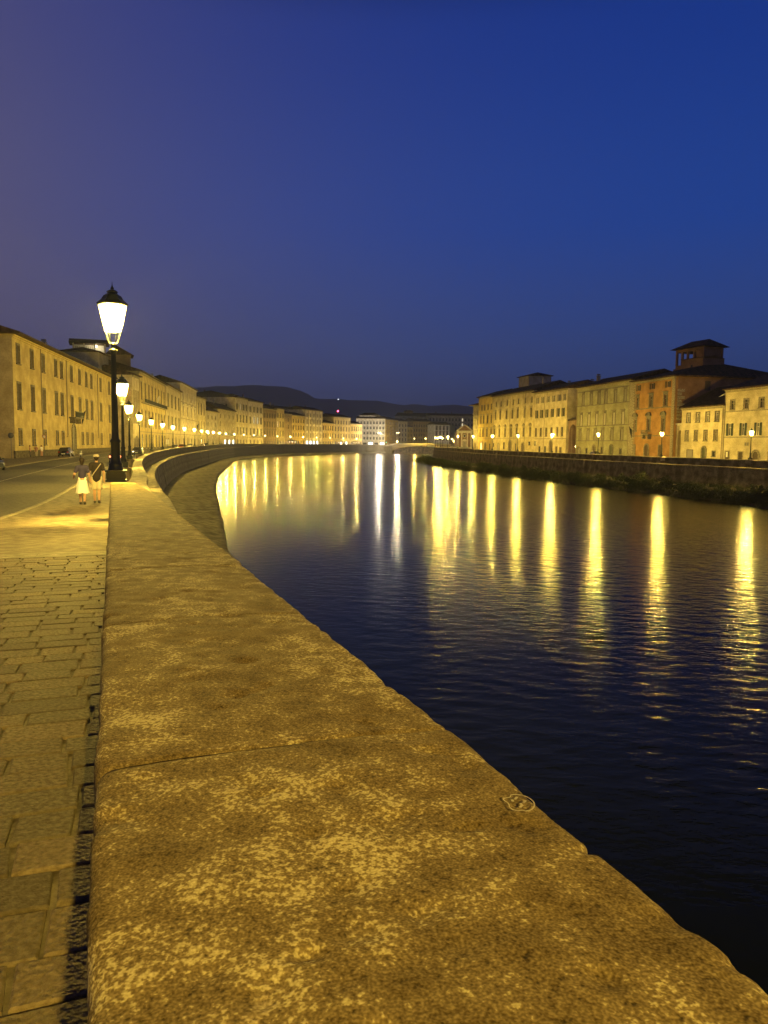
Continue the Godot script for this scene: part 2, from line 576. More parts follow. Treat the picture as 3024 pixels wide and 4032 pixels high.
func build_ground() -> void:
	# the far land as one sheet out to the horizon, then the two banks, the river between them
	var g := Bag.new()
	var far := 9000.0
	var y := EYE - 3.2
	var left := [Vector2(-3, -60)]
	var walk := [Vector2(20, -60)]
	for i in range(0, S.size(), 6):
		walk.append(S[i] + side(S, i) * -2.0)
	for i in walk.size() - 1:
		var a: Vector2 = walk[i]
		var b: Vector2 = walk[i + 1]
		g.quad(P(-far, a.y, y), P(a.x, a.y, y), P(b.x, b.y, y), P(-far, b.y, y))
	g.quad(P(-far, walk[-1].y, y), P(3, walk[-1].y, y), P(3, 640, y), P(-far, 640, y))
	g.quad(P(-far, 640, y), P(far, 640, y), P(far, far, y), P(-far, far, y))
	for i in range(0, R.size() - 1, 1):
		var a: Vector2 = R[i] + side(R, i) * 1.0
		var b: Vector2 = R[i + 1] + side(R, i + 1) * 1.0
		g.quad(P(a.x, a.y, y), P(far, a.y, y), P(far, b.y, y), P(b.x, b.y, y))
	g.quad(P(57, 604, y), P(far, 604, y), P(far, 640, y), P(60, 640, y))
	struct("ground", g.done(), M.earth)
	# water: flat sheets with mapped ripples, and real wavelets where the river runs open and wind-blown
	var w := Bag.new()
	var flat := func(x0: float, x1: float, d0: float, d1: float) -> void:
		w.quv(P(x0, d0, 0), P(x1, d0, 0), P(x1, d1, 0), P(x0, d1, 0), Vector2(x0, d0) / 13.0, Vector2(x1, d0) / 13.0, Vector2(x1, d1) / 13.0, Vector2(x0, d1) / 13.0)
	var X0 := -14.0
	var X1 := 66.0
	var D0 := 12.0
	var D1 := 345.0
	for k in 6:
		var a := -60.0 + 120.0 * k
		flat.call(-90.0, X0, a, a + 120.0)
		flat.call(X1, 110.0, a, a + 120.0)
	flat.call(X0, X1, -60.0, D0)
	for k in 4:
		flat.call(X0, X1, lerpf(D1, 660.0, k / 4.0), lerpf(D1, 660.0, (k + 1) / 4.0))
	w.st.generate_normals()
	w.st.generate_tangents()
	var sheet := struct("water", w.st.commit(), M.water)
	var wn := FastNoiseLite.new()
	wn.seed = 301
	wn.frequency = 0.95
	wn.fractal_octaves = 2
	wn.fractal_gain = 0.42
	var slow := FastNoiseLite.new()
	slow.seed = 302
	slow.frequency = 0.03
	# the breeze grows from the sheltered left bank outwards: strips with rougher and rougher ripples
	var wd := 420
	var cuts := [X0, -9.0, -4.0, 1.0, 6.0, X1]
	for c in 5:
		var wx: int = 12 if c < 4 else 150
		var ws := SurfaceTool.new()
		ws.begin(Mesh.PRIMITIVE_TRIANGLES)
		ws.set_smooth_group(0)
		for j in wd + 1:
			for i in wx + 1:
				var x := lerpf(cuts[c], cuts[c + 1], float(i) / wx)
				var d := D0 * pow(D1 / D0, float(j) / wd)
				var amp := smoothstep(X0, 10.0, x) * (1.0 - smoothstep(45.0, 120.0, d)) * smoothstep(D0, D0 + 6.0, d) * (1.0 - smoothstep(X1 - 3.0, X1, x))
				amp *= 0.030 * (0.85 + 0.5 * slow.get_noise_2d(x, d))
				ws.set_uv(Vector2(x, d) / 13.0)
				ws.add_vertex(P(x, d, amp * wn.get_noise_2d(x * 0.8, d)))
		for j in wd:
			for i in wx:
				var v := j * (wx + 1) + i
				for ix in [v, v + wx + 1, v + 1, v + 1, v + wx + 1, v + wx + 2]:
					ws.add_index(ix)
		ws.generate_normals()
		ws.generate_tangents()
		var wm: StandardMaterial3D = M.water.duplicate()
		wm.resource_name = "water_breeze_%d" % c
		wm.normal_scale = [0.065, 0.095, 0.135, 0.18, 0.25][c]
		part("wavelets", ws.commit(), wm, sheet)
	# left street: strips from the parapet to the house fronts
	var W := []
	for i in 13:
		W.append(Vector2(near_x(-20.0 + i * 3.2), -20.0 + i * 3.2))
	for p in S:
		if p.y > 23.0:
			W.append(p)
	var st := func(d: float) -> float: return EYE - lerp_table(ST_DROP, d)
	struct("road", strip(W, 0, func(d: float) -> Array: return [Vector2(-26, st.call(d) - 0.11), Vector2(-13.6, st.call(d) - 0.12), Vector2(-8.3, st.call(d) - 0.06), Vector2(-3.15, st.call(d) - 0.12)]), M.asphalt)
	struct("pavement", strip(W, 0, func(d: float) -> Array: return [Vector2(-3.0, st.call(d) - 0.004), Vector2(0.2, st.call(d) - 0.004)]), M.pavement)
	struct("kerb", strip(W, 0, func(d: float) -> Array: return [Vector2(-3.22, st.call(d) - 0.2), Vector2(-3.22, st.call(d) - 0.02), Vector2(-3.20, st.call(d)), Vector2(-3.0, st.call(d)), Vector2(-3.0, st.call(d) - 0.02)]), M.kerb)
	struct("lane_line", strip(W, 6, func(d: float) -> Array: return [Vector2(-8.0, st.call(d) - 0.052), Vector2(-7.86, st.call(d) - 0.053)]), M.paint)
	var F := []
	for i in W.size():
		if W[i].y > 60:
			F.append(W[i])
	struct("far_pavement", strip(F, 0, func(d: float) -> Array: return [Vector2(-34, st.call(d) + 0.02), Vector2(-12.4, st.call(d) + 0.02), Vector2(-12.3, st.call(d) + 0.0), Vector2(-12.3, st.call(d) - 0.2)]), M.pavement)
	# right street
	struct("right_road", strip(R, 0, func(d: float) -> Array: return [Vector2(0.4, EYE - lerp_table(R_DROP, d) - 1.05), Vector2(30, EYE - lerp_table(R_DROP, d) - 1.0)]), M.asphalt)

# ---------------------------------------------------------------- the near parapet with its coping stones
func build_near_parapet() -> void:
	var u := Vector2(near_x(1) - near_x(0), 1).normalized()
	var nrm := Vector2(u.y, -u.x)
	var o := Vector2(near_x(0), 0)
	var root := thing("near_parapet", "thick weathered stone parapet running up from the bottom of the picture to the big lamp", "wall", Vector3.ZERO)
	var top := func(s: float) -> float: return EYE - 0.6 - 0.024 * maxf(s, -4.0) * u.y
	var at := func(s: float, w: float, y: float) -> Vector3:
		var q: Vector2 = o + u * s + nrm * w
		return P(q.x, q.y, y)
	# masonry body below the coping
	var b := Bag.new()
	var s0 := -14.0
	while s0 < 22.0:
		var s1 := minf(s0 + 2.0, 22.0)
		var w0 := 0.70 - clampf((s0 - 15.5) / 6.0, 0, 1) * 0.12
		var w1 := 0.70 - clampf((s1 - 15.5) / 6.0, 0, 1) * 0.12
		var ta: float = top.call(s0) - 0.2
		var tb: float = top.call(s1) - 0.2
		b.quad(at.call(s1, 0.04, tb - 2.2), at.call(s0, 0.04, ta - 2.2), at.call(s0, 0.04, ta), at.call(s1, 0.04, tb))
		b.quad(at.call(s0, w0, ta - 7.5), at.call(s1, w1, tb - 7.5), at.call(s1, w1, tb), at.call(s0, w0, ta))
		s0 = s1
	b.quad(at.call(22.0, 0.04, 4.4), at.call(22.0, 0.58, 4.4), at.call(22.0, 0.58, top.call(22.0) - 0.2), at.call(22.0, 0.04, top.call(22.0) - 0.2))
	part("masonry", b.done(), M.parapet, root)
	# coping stones, one mesh each, worn and uneven
	var fn := FastNoiseLite.new()
	fn.seed = 5
	fn.frequency = 1.0
	fn.fractal_octaves = 3
	# hollows and broken edges seen on the nearest stones: along, across, half sizes, depth
	var hollows := [[0.834, 0.252, 0.013, 0.022, 0.008], [1.29, 0.285, 0.010, 0.035, 0.006], [1.067, 0.58, 0.012, 0.026, 0.007], [0.76, 0.715, 0.03, 0.03, 0.005], [0.955, 0.745, 0.012, 0.03, 0.014], [0.66, 0.735, 0.015, 0.02, 0.005], [1.12, 0.33, 0.014, 0.016, 0.006], [2.2, 0.4, 0.02, 0.04, 0.006], [1.9, 0.735, 0.03, 0.03, 0.007], [0.52, 0.745, 0.014, 0.03, 0.007]]
	var joints := [-13.0, -10.5, -8.2, -6.0, -4.4, -2.6, -0.7, 0.28, 1.52, 2.9, 4.35, 5.8, 7.3, 8.9, 10.5, 12.2, 14.0, 15.9, 17.9, 19.9, 22.0]
	for j in joints.size() - 1:
		var a: float = joints[j] + 0.0012
		var c: float = joints[j + 1] - 0.0012
		var near: bool = c > -0.8 and a < 4.4
		var ns := 130 if near else (40 if a >= 4.4 and a < 9.0 else 16)
		var nw := 80 if near else 26
		if a < -1.0:
			ns = 8
			nw = 14
		var ofs := Vector2(rng.randf() * 5.0, rng.randf() * 5.0)
		var lift := rng.randf_range(-0.0015, 0.0015)
		var tilt := rng.randf_range(-0.0015, 0.0015)
		var st := SurfaceTool.new()
		st.begin(Mesh.PRIMITIVE_TRIANGLES)
		st.set_smooth_group(0)
		for i in ns + 1:
			var s := lerpf(a, c, float(i) / ns)
			var e := minf(s - a, c - s)          # distance from the joint
			var pinch := 0.005 * exp(-e / 0.007)
			var w := 0.745 - clampf((s - 15.5) / 6.0, 0, 1) * 0.14
			for k in nw + 1:
				# around the section: up the street side, over the top, down the river side
				var t := float(k) / nw
				var len_side := 0.2
				var arc := t * (w + 2 * len_side)
				var px := 0.0
				var py := 0.0
				var nx := 0.0
				var ny := 1.0
				if arc < len_side:
					px = 0.0
					py = arc - len_side
					nx = -1.0
					ny = 0.0
				elif arc > len_side + w:
					px = w
					py = -(arc - len_side - w)
					nx = 1.0
					ny = 0.0
				else:
					px = arc - len_side
					py = 0.0
				# round the arrises and crown the top
				var edge := minf(px, w - px)
				var rad := 0.022 + 0.014 * fn.get_noise_2d(s * 3.0, 7.0 + (0.0 if px < w / 2 else 50.0))
				if py > -rad and edge < rad:
					var cx := rad if px < w / 2 else w - rad
					var v := Vector2(px - cx, py + rad).normalized()
					px = cx + v.x * rad
					py = -rad + v.y * rad
					nx = v.x
					ny = v.y
				py += 0.012 * (1.0 - pow((px - w / 2) / (w / 2), 2.0)) + lift + tilt * (px - 0.4)
				var dsp := 0.0055 * fn.get_noise_2d(s * 2.2, px * 2.2) + 0.0022 * fn.get_noise_2d(s * 9.0, px * 9.0)
				var pit := fn.get_noise_2d(s * 5.0 + 40.0, px * 6.0 + 3.0) - 0.32
				if pit > 0.0:
					dsp -= pit * 0.020
				if nx != 0.0:
					dsp += 0.005 * fn.get_noise_2d(s * 4.0, 90.0 + signf(nx) * 20.0) - maxf(0.0, fn.get_noise_2d(s * 2.3, 30.0 + signf(nx) * 9.0) - 0.3) * 0.028
				if near and nx == 0.0 or near and px > 0.5:
					for h in hollows:
						var v2 := Vector2((s - h[0]) / h[2], (px - h[1]) / h[3])
						dsp -= h[4] * exp(-pow(v2.length_squared(), 1.6))
				dsp -= pinch
				var q: Vector3 = at.call(s, px + nx * dsp, top.call(s) + py + ny * dsp)
				st.set_uv(Vector2(s, arc) / 2.3 + ofs)
				st.add_vertex(q)
		for i in ns:
			for k in nw:
				var v0 := i * (nw + 1) + k
				var v1 := v0 + nw + 1
				for ix in [v0, v1, v0 + 1, v0 + 1, v1, v1 + 1]:
					st.add_index(ix)
		st.generate_normals()
		st.generate_tangents()
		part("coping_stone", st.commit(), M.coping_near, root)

# ---------------------------------------------------------------- the curved parapet, the retaining wall, the sloping bank
func build_left_wall() -> void:
	var root := thing("curved_parapet", "long curved stone parapet with flat coping along the left bank", "wall")
	var c := func(d: float) -> float: return EYE - lerp_table(S_DROP, d)
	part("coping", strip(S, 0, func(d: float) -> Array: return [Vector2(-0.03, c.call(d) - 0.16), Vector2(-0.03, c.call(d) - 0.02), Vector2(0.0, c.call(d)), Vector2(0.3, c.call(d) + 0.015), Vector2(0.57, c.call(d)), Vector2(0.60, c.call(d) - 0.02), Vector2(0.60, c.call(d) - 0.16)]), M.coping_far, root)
	part("street_face", strip(S, 0, func(d: float) -> Array: return [Vector2(0.0, c.call(d) - 1.4), Vector2(0.0, c.call(d) - 0.15)]), M.parapet, root)
	part("river_face", strip(S, 0, func(d: float) -> Array: return [Vector2(0.56, c.call(d) - 0.15), Vector2(0.58, c.call(d) - 1.45)]), M.parapet, root)
	# retaining wall: a ledge, then panels with joints between them
	var wall := thing("retaining_wall", "tall battered retaining wall in panels below the left parapet", "wall")
	var led := func(d: float) -> float: return c.call(d) - lerp_table([Vector2(10, 1.1), Vector2(25, 1.15), Vector2(67, 1.4), Vector2(380, 1.4), Vector2(430, 0.3), Vector2(620, 0.3)], d)
	var lw := func(d: float) -> float: return lerp_table([Vector2(10, 1.6), Vector2(380, 1.6), Vector2(430, 0.75)], d)
	part("ledge", strip(S, 0, func(d: float) -> Array: return [Vector2(0.55, led.call(d) + 0.02), Vector2(lw.call(d) - 0.04, led.call(d)), Vector2(lw.call(d), led.call(d) - 0.03), Vector2(lw.call(d), led.call(d) - 0.22)]), M.coping_far, wall)
	part("backing", strip(S, 0, func(d: float) -> Array: return [Vector2(lw.call(d) - 0.12, led.call(d) - 0.2), Vector2(lw.call(d) + 0.40, 0.9)]), M.river_stone, wall)
	# the panels start as pieces and go on as one mesh where they can no longer be told apart
	var i := 2
	while i < S.size() - 1 and S[i].y < 330.0:
		var j := mini(i + (3 if S[i].y < 120.0 else 6), S.size() - 1)
		var b := Bag.new()
		var proud := rng.randf_range(0.0, 0.07)
		var low := rng.randf_range(0.7, 1.25)
		for k in range(i, j):
			var row := []
			for q in [[k, 0.04 if k == i else 0.0], [k + 1, -0.04 if k + 1 == j else 0.0]]:
				var p: Vector2 = S[q[0]] + (S[mini(q[0] + 1, S.size() - 1)] - S[q[0]]).normalized() * q[1]
				var n := side(S, q[0])
				var y0: float = led.call(p.y) - 0.2
				row.append([p + n * (lw.call(p.y) - 0.06 + proud), y0, p + n * (lw.call(p.y) + 0.46 + proud), low])
			var ta := P(row[0][0].x, row[0][0].y, row[0][1])
			var tb := P(row[1][0].x, row[1][0].y, row[1][1])
			var ba := P(row[0][2].x, row[0][2].y, row[0][3])
			var bb := P(row[1][2].x, row[1][2].y, row[1][3])
			b.quad(ta, ba, bb, tb)
			var na := side(S, k) * -0.25
			var nb := side(S, k + 1) * -0.25
			if k == i:
				b.quad(ta, ta + P(na.x, na.y, 0), ba + P(na.x, na.y, 0), ba)
			if k + 1 == j:
				b.quad(tb + P(nb.x, nb.y, 0), tb, bb, bb + P(nb.x, nb.y, 0))
		part("panel", b.done(), M.retaining, wall)
		i = j
	var rest := []
	for k in range(i, S.size()):
		rest.append(S[k])
	part("far_face", strip(rest, 0, func(d: float) -> Array: return [Vector2(lw.call(d) - 0.05, led.call(d) - 0.2), Vector2(lw.call(d) + 0.45, 0.6)]), M.parapet, wall)
	# the sloping stone bank down to the water
	var fn := FastNoiseLite.new()
	fn.seed = 9
	fn.frequency = 0.12
	var b2 := Bag.new()
	b2.st.set_smooth_group(0)
	var rails := 12
	var last := []
	for k in S.size():
		var n := side(S, k)
		var d: float = S[k].y
		var wide := lerp_table([Vector2(10, 4.4), Vector2(48, 4.6), Vector2(66, 6.2), Vector2(92, 7.6), Vector2(150, 8.0), Vector2(300, 5.0), Vector2(420, 2.2), Vector2(620, 1.6)], d)
		var row := []
		for r in rails + 1:
			var t := float(r) / rails
			var ofs := 1.7 + (wide) * t
			var y := lerpf(1.35, 0.22, pow(t, 0.8)) + 0.10 * fn.get_noise_2d(S[k].x * 3 + ofs * 9, d * 3)
			if r == rails - 1:
				y = 0.30
			if r == rails:
				y = -0.6
				ofs = 1.7 + wide * (rails - 0.8) / rails
			var q: Vector2 = S[k] + n * (ofs + 0.25 * fn.get_noise_2d(d * 5, 50.0))
			row.append(P(q.x, q.y, y))
		if last:
			for r in rails:
				b2.quad(last[r], last[r + 1], row[r + 1], row[r])
		last = row
	struct("stone_bank", b2.done(), M.apron)

# ---------------------------------------------------------------- right bank wall and its earth bank
func build_right_wall() -> void:
	var root := thing("right_embankment_wall", "long dark embankment wall with a pale ledge line across the river", "wall")
	var c := func(d: float) -> float: return EYE - lerp_table(R_DROP, d)
	part("coping", strip(R, 0, func(d: float) -> Array: return [Vector2(-0.06, c.call(d) - 0.14), Vector2(-0.06, c.call(d) - 0.01), Vector2(-0.03, c.call(d)), Vector2(0.52, c.call(d)), Vector2(0.55, c.call(d) - 0.02), Vector2(0.55, c.call(d) - 0.14)]), M.wall_trim, root)
	part("parapet_face", strip(R, 0, func(d: float) -> Array: return [Vector2(-0.01, c.call(d) - 1.35), Vector2(0.0, c.call(d) - 0.13)]), M.river_stone, root)
	part("street_face", strip(R, 0, func(d: float) -> Array: return [Vector2(0.5, c.call(d) - 0.13), Vector2(0.5, c.call(d) - 1.3)]), M.river_stone, root)
	part("string_course", strip(R, 0, func(d: float) -> Array: return [Vector2(-0.26, c.call(d) - 1.46), Vector2(-0.28, c.call(d) - 1.42), Vector2(-0.26, c.call(d) - 1.32), Vector2(0.0, c.call(d) - 1.28)]), M.wall_trim, root)
	part("wall_face", strip(R, 0, func(d: float) -> Array: return [Vector2(-0.75, 0.0), Vector2(-0.14, c.call(d) - 1.44)]), M.river_stone, root)
	# a few paler patched stones and stains that the photograph shows on the wall
	for p in [[148.0, 0.55, 1.3, 0.5], [238.0, 1.7, 0.6, 1.6], [178.0, 2.2, 0.5, 1.4]]:
		for i in R.size() - 1:
			if R[i].y <= p[0] and R[i + 1].y > p[0]:
				var n := side(R, i)
				var q: Vector2 = R[i] - n * (0.02 if p[1] < 1.3 else 0.30)
				var bb := Bag.new()
				bb.box(Vector3(-p[2] / 2, -p[3] / 2, -0.25), Vector3(p[2] / 2, p[3] / 2, 0.02))
				part("patch_stone", bb.done(), M.pale_block, root, P(q.x, q.y, c.call(p[0]) - p[1]), atan2(-n.x, n.y))
	# earth bank with a low revetment kerb
	var fn := FastNoiseLite.new()
	fn.seed = 12
	fn.frequency = 0.1
	var b := Bag.new()
	b.st.set_smooth_group(0)
	var last := []
	for k in R.size():
		var n := side(R, k)
		var d: float = R[k].y
		var wide := bank_width(d)
		var row := []
		for r in 13:
			var t := r / 12.0
			var y := lerpf(1.0, 0.10, t) + 0.22 * fn.get_noise_2d(t * 60, d * 2) * (1.0 - t)
			var ofs := -0.4 - wide * t * (1.0 + 0.16 * fn.get_noise_2d(d * 1.5, 8.0))
			if r == 12:
				y = -0.7
			var q: Vector2 = R[k] + n * ofs
			row.append(P(q.x, q.y, y))
		if last:
			for r in 12:
				b.quad(row[r], row[r + 1], last[r + 1], last[r])
		last = row
	struct("earth_bank", b.done(), M.earth)
	var kerb := Bag.new()
	var kp := []
	for k in R.size():
		if R[k].y > 230 and R[k].y < 372:
			kp.append(R[k])
	solo("revetment", strip(kp, 0, func(d: float) -> Array: return [Vector2(-bank_width(d) * 0.55 - 0.5, 0.3), Vector2(-bank_width(d) * 0.55 - 0.45, 0.95), Vector2(-bank_width(d) * 0.55, 0.97), Vector2(-bank_width(d) * 0.55 + 0.05, 0.4)]), M.trim, "low pale stone kerb curving along the foot of the far right bank", "kerb")

func bank_width(d: float) -> float:
	return lerp_table([Vector2(60, 20), Vector2(110, 17.0), Vector2(150, 15.5), Vector2(200, 13.5), Vector2(260, 11.0), Vector2(330, 10.0), Vector2(400, 5.0), Vector2(610, 2.0)], d)

# ---------------------------------------------------------------- bridge
func build_bridge() -> void:
	var root := thing("bridge", "low flat-arched stone bridge at the end of the river reach", "bridge")
	var a := Vector2(3.5, 612.0)
	var e := Vector2(58.0, 604.0)
	var u := (e - a)
	var l := u.length()
	u /= l
	var n := Vector2(u.y, -u.x)     # towards the camera
	root.position = P(a.x, a.y, 0)
	root.rotation.y = atan2(u.y, u.x)
	# local: x across the river, z towards the camera
	var deck := func(x: float) -> float: return 6.9 + 0.75 * (1.0 - pow(2.0 * x / l - 1.05, 2.0))
	var soff := func(x: float) -> float:
		var t := clampf((x - 2.5) / (l + 14.0 - 5.0), 0, 1)
		return 1.6 + 4.9 * sqrt(maxf(0.0, 1.0 - pow(2.0 * t - 1.0, 2.0)))
	var face := Bag.new()
	var par := Bag.new()
	var top := Bag.new()
	var N := 40
	for i in N:
		var x0 := l * i / N
		var x1 := l * (i + 1) / N
		var s0: float = soff.call(x0) if x0 > 2.4 else -0.5
		var s1: float = soff.call(x1) if x1 > 2.4 else -0.5
		var d0: float = deck.call(x0)
		var d1: float = deck.call(x1)
		face.quad(Vector3(x0, s0, 0), Vector3(x1, s1, 0), Vector3(x1, d1 - 0.55, 0), Vector3(x0, d0 - 0.55, 0))
		face.quad(Vector3(x0, s0, -12), Vector3(x1, s1, -12), Vector3(x1, s1, 0), Vector3(x0, s0, 0))
		par.quad(Vector3(x0, d0 - 0.55, 0.2), Vector3(x1, d1 - 0.55, 0.2), Vector3(x1, d1 + 0.6, 0.2), Vector3(x0, d0 + 0.6, 0.2))
		par.quad(Vector3(x0, d0 + 0.6, 0.2), Vector3(x1, d1 + 0.6, 0.2), Vector3(x1, d1 + 0.6, -0.3), Vector3(x0, d0 + 0.6, -0.3))
		par.quad(Vector3(x0, d0 - 0.55, -0.05), Vector3(x1, d1 - 0.55, -0.05), Vector3(x1, d1 - 0.55, 0.2), Vector3(x0, d0 - 0.55, 0.2))
		top.quad(Vector3(x0, d0 - 0.3, -0.3), Vector3(x1, d1 - 0.3, -0.3), Vector3(x1, d1 - 0.3, -12), Vector3(x0, d0 - 0.3, -12))
	part("arch", face.done(), M.trim, root)
	part("balustrade", par.done(), M.trim, root)
	part("deck", top.done(), M.asphalt, root)
	var ab := Bag.new()
	ab.box(Vector3(-7, -0.5, -12), Vector3(2.4, 6.0, 1.2))
	part("abutment", ab.done(), M.parapet, root)
	var q := Bag.new()
	q.box(Vector3(-2, -0.4, 1.3), Vector3(l, 0.55, 3.4))
	part("river_sill", q.done(), M.parapet, root)
	var up := Bag.new()
	up.box(Vector3(-40, -1.0, -0.6), Vector3(75, 4.6, 0.0))
	up.box(Vector3(-40, 4.6, -0.5), Vector3(75, 5.4, -0.1))
	solo("upstream_wall", up.done(), M.river_stone, "low stone embankment wall closing the view under the bridge arch", "wall", P(20, 642, 0))

# ---------------------------------------------------------------- hills
func build_hills() -> void:
	var prof := [Vector2(-0.9, 150), Vector2(-0.5, 260), Vector2(-0.30, 205), Vector2(-0.24, 214), Vector2(-0.17, 222), Vector2(-0.13, 214), Vector2(-0.10, 188), Vector2(-0.086, 168), Vector2(-0.06, 166), Vector2(-0.04, 168), Vector2(-0.012, 168), Vector2(0.005, 160), Vector2(0.022, 150), Vector2(0.037, 157), Vector2(0.06, 149), Vector2(0.09, 157), Vector2(0.113, 148), Vector2(0.2, 150), Vector2(0.5, 120), Vector2(1.0, 90)]
	var fn := FastNoiseLite.new()
	fn.seed = 77
	fn.frequency = 0.0016
	fn.fractal_octaves = 5
	var b := Bag.new()
	b.st.set_smooth_group(0)
	var rows := []
	var N := 220
	for r in 16:
		var row := []
		for i in N + 1:
			var t := lerpf(-0.9, 1.0, float(i) / N)
			var f := [0.0, 0.14, 0.28, 0.42, 0.55, 0.66, 0.76, 0.85, 0.92, 0.97, 1.0, 0.97, 0.9, 0.75, 0.5, 0.0][r] as float
			var d := 3800.0 + r * 170.0
			var hgt := lerp_table(prof, t) / 3028.0 * 5500.0
			var y := hgt * f * (1.0 + 0.10 * fn.get_noise_2d(t * 5500.0, d) * (0.35 if r == 10 else 1.0)) + 5.0
			row.append(P(t * 5500.0, d, y))
		rows.append(row)
	for r in 15:
		for i in N:
			b.quad(rows[r][i], rows[r][i + 1], rows[r + 1][i + 1], rows[r + 1][i])
	struct("hills", b.done(), M.hill)

# ---------------------------------------------------------------- houses
func r5(v: float) -> float:
	return roundf(v * 20.0) / 20.0

func window_frame_mesh(w: float, h: float) -> ArrayMesh:
	var key := "frame_%s_%s" % [w, h]
	if not cache.has(key):
		var b := Bag.new()
		var z0 := -0.20
		var z1 := -0.13
		b.box(Vector3(-w / 2, 0, z0), Vector3(-w / 2 + 0.09, h, z1))
		b.box(Vector3(w / 2 - 0.09, 0, z0), Vector3(w / 2, h, z1))
		b.box(Vector3(-w / 2 + 0.09, 0, z0), Vector3(w / 2 - 0.09, 0.10, z1))
		b.box(Vector3(-w / 2 + 0.09, h - 0.09, z0), Vector3(w / 2 - 0.09, h, z1))
		b.box(Vector3(-0.05, 0.10, z0), Vector3(0.05, h - 0.09, z1 - 0.004))
		if h > 1.6:
			b.box(Vector3(-w / 2 + 0.09, h * 0.66, z0), Vector3(-0.05, h * 0.66 + 0.07, z1 - 0.01))
			b.box(Vector3(0.05, h * 0.66, z0), Vector3(w / 2 - 0.09, h * 0.66 + 0.07, z1 - 0.01))
		cache[key] = b.done()
	return cache[key]

func pane_mesh(w: float, h: float) -> ArrayMesh:
	var key := "pane_%s_%s" % [w, h]
	if not cache.has(key):
		var b := Bag.new()
		b.box(Vector3(-w / 2 - 0.02, -0.02, -0.24), Vector3(w / 2 + 0.02, h + 0.02, -0.17))
		cache[key] = b.done()
	return cache[key]

func shutter_mesh(w: float, h: float) -> ArrayMesh:
	var key := "shutter_%s_%s" % [w, h]
	if not cache.has(key):
		var b := Bag.new()
		b.box(Vector3(0, 0, 0), Vector3(0.07, h, 0.05))
		b.box(Vector3(w - 0.07, 0, 0), Vector3(w, h, 0.05))
		for y in [0.0, h * 0.5 - 0.04, h - 0.08]:
			b.box(Vector3(0.07, y, 0), Vector3(w - 0.07, y + 0.08, 0.046))
		var n := maxi(4, int(h / 0.22))
		for i in n:
			var y := h * (i + 0.5) / n
			b.quad(Vector3(0.07, y - 0.10, 0.038), Vector3(w - 0.07, y - 0.10, 0.038), Vector3(w - 0.07, y + 0.10, 0.010), Vector3(0.07, y + 0.10, 0.010))
		b.box(Vector3(0.02, 0.02, 0.0), Vector3(w - 0.02, h - 0.02, 0.008))
		cache[key] = b.done()
	return cache[key]

func surround_mesh(w: float, h: float, kind: int, t := 0.2) -> ArrayMesh:
	# 1 plain frame and sill, 2 with a cornice, 3 with a triangular pediment, 4 with an arched pediment
	var key := "sur_%s_%s_%d_%s" % [w, h, kind, t]
	if not cache.has(key):
		var b := Bag.new()
		var z := 0.08
		b.box(Vector3(-w / 2 - t, 0, -0.02), Vector3(-w / 2, h, z))
		b.box(Vector3(w / 2, 0, -0.02), Vector3(w / 2 + t, h, z))
		b.box(Vector3(-w / 2 - t, h, -0.02), Vector3(w / 2 + t, h + t, z))
		b.box(Vector3(-w / 2 - t - 0.06, -0.16, -0.02), Vector3(w / 2 + t + 0.06, 0, 0.18))
		if kind >= 2:
			b.box(Vector3(-w / 2 - t, h + t, -0.02), Vector3(w / 2 + t, h + t + 0.28, 0.05))
			b.box(Vector3(-w / 2 - t - 0.16, h + t + 0.28, -0.02), Vector3(w / 2 + t + 0.16, h + t + 0.42, 0.30))
		var y := h + t + 0.42
		var hw := w / 2 + t + 0.16
		if kind == 3:
			b.prism([Vector2(-hw, y), Vector2(hw, y), Vector2(0, y + hw * 0.62)], -0.02, 0.10)
			for s in [-1, 1]:
				var p := [Vector2(s * hw * 1.03, y), Vector2(s * hw * 1.03, y + 0.14), Vector2(0, y + hw * 0.62 + 0.16), Vector2(0, y + hw * 0.62)]
				b.prism(p, 0.0, 0.30)
		elif kind == 4:
			var pts := [Vector2(-hw, y), Vector2(hw, y)]
			for k in range(1, 10):
				pts.append(Vector2(cos(PI * k / 10.0) * hw, y + sin(PI * k / 10.0) * hw * 0.62))
			b.prism(pts, -0.02, 0.10)
			for k in 10:
				var a0 := PI * k / 10.0
				var a1 := PI * (k + 1) / 10.0
				b.prism([Vector2(cos(a0) * hw, y + sin(a0) * hw * 0.62), Vector2(cos(a0) * hw * 1.05, y + sin(a0) * hw * 0.62 + 0.14 * sin(a0) + 0.02), Vector2(cos(a1) * hw * 1.05, y + sin(a1) * hw * 0.62 + 0.14 * sin(a1) + 0.02), Vector2(cos(a1) * hw, y + sin(a1) * hw * 0.62)], 0.0, 0.30)
		cache[key] = b.done()
	return cache[key]

func arch_mesh(w: float, h: float, t := 0.35) -> ArrayMesh:
	# a round-headed stone surround that stands proud of the wall
	var key := "arch_%s_%s_%s" % [w, h, t]
	if not cache.has(key):
		var b := Bag.new()
		var r := w / 2
		var s := h - r
		b.box(Vector3(-r - t, 0, -0.02), Vector3(-r, s, 0.16))
		b.box(Vector3(r, 0, -0.02), Vector3(r + t, s, 0.16))
		var n := 11
		for k in n:
			var a0 := PI * k / n + 0.012
			var a1 := PI * (k + 1) / n - 0.012
			b.prism([Vector2(cos(a0) * r, s + sin(a0) * r), Vector2(cos(a0) * (r + t), s + sin(a0) * (r + t)), Vector2(cos(a1) * (r + t), s + sin(a1) * (r + t)), Vector2(cos(a1) * r, s + sin(a1) * r)], -0.02, 0.16 + (0.03 if k == n / 2 else 0.0))
		cache[key] = b.done()
	return cache[key]

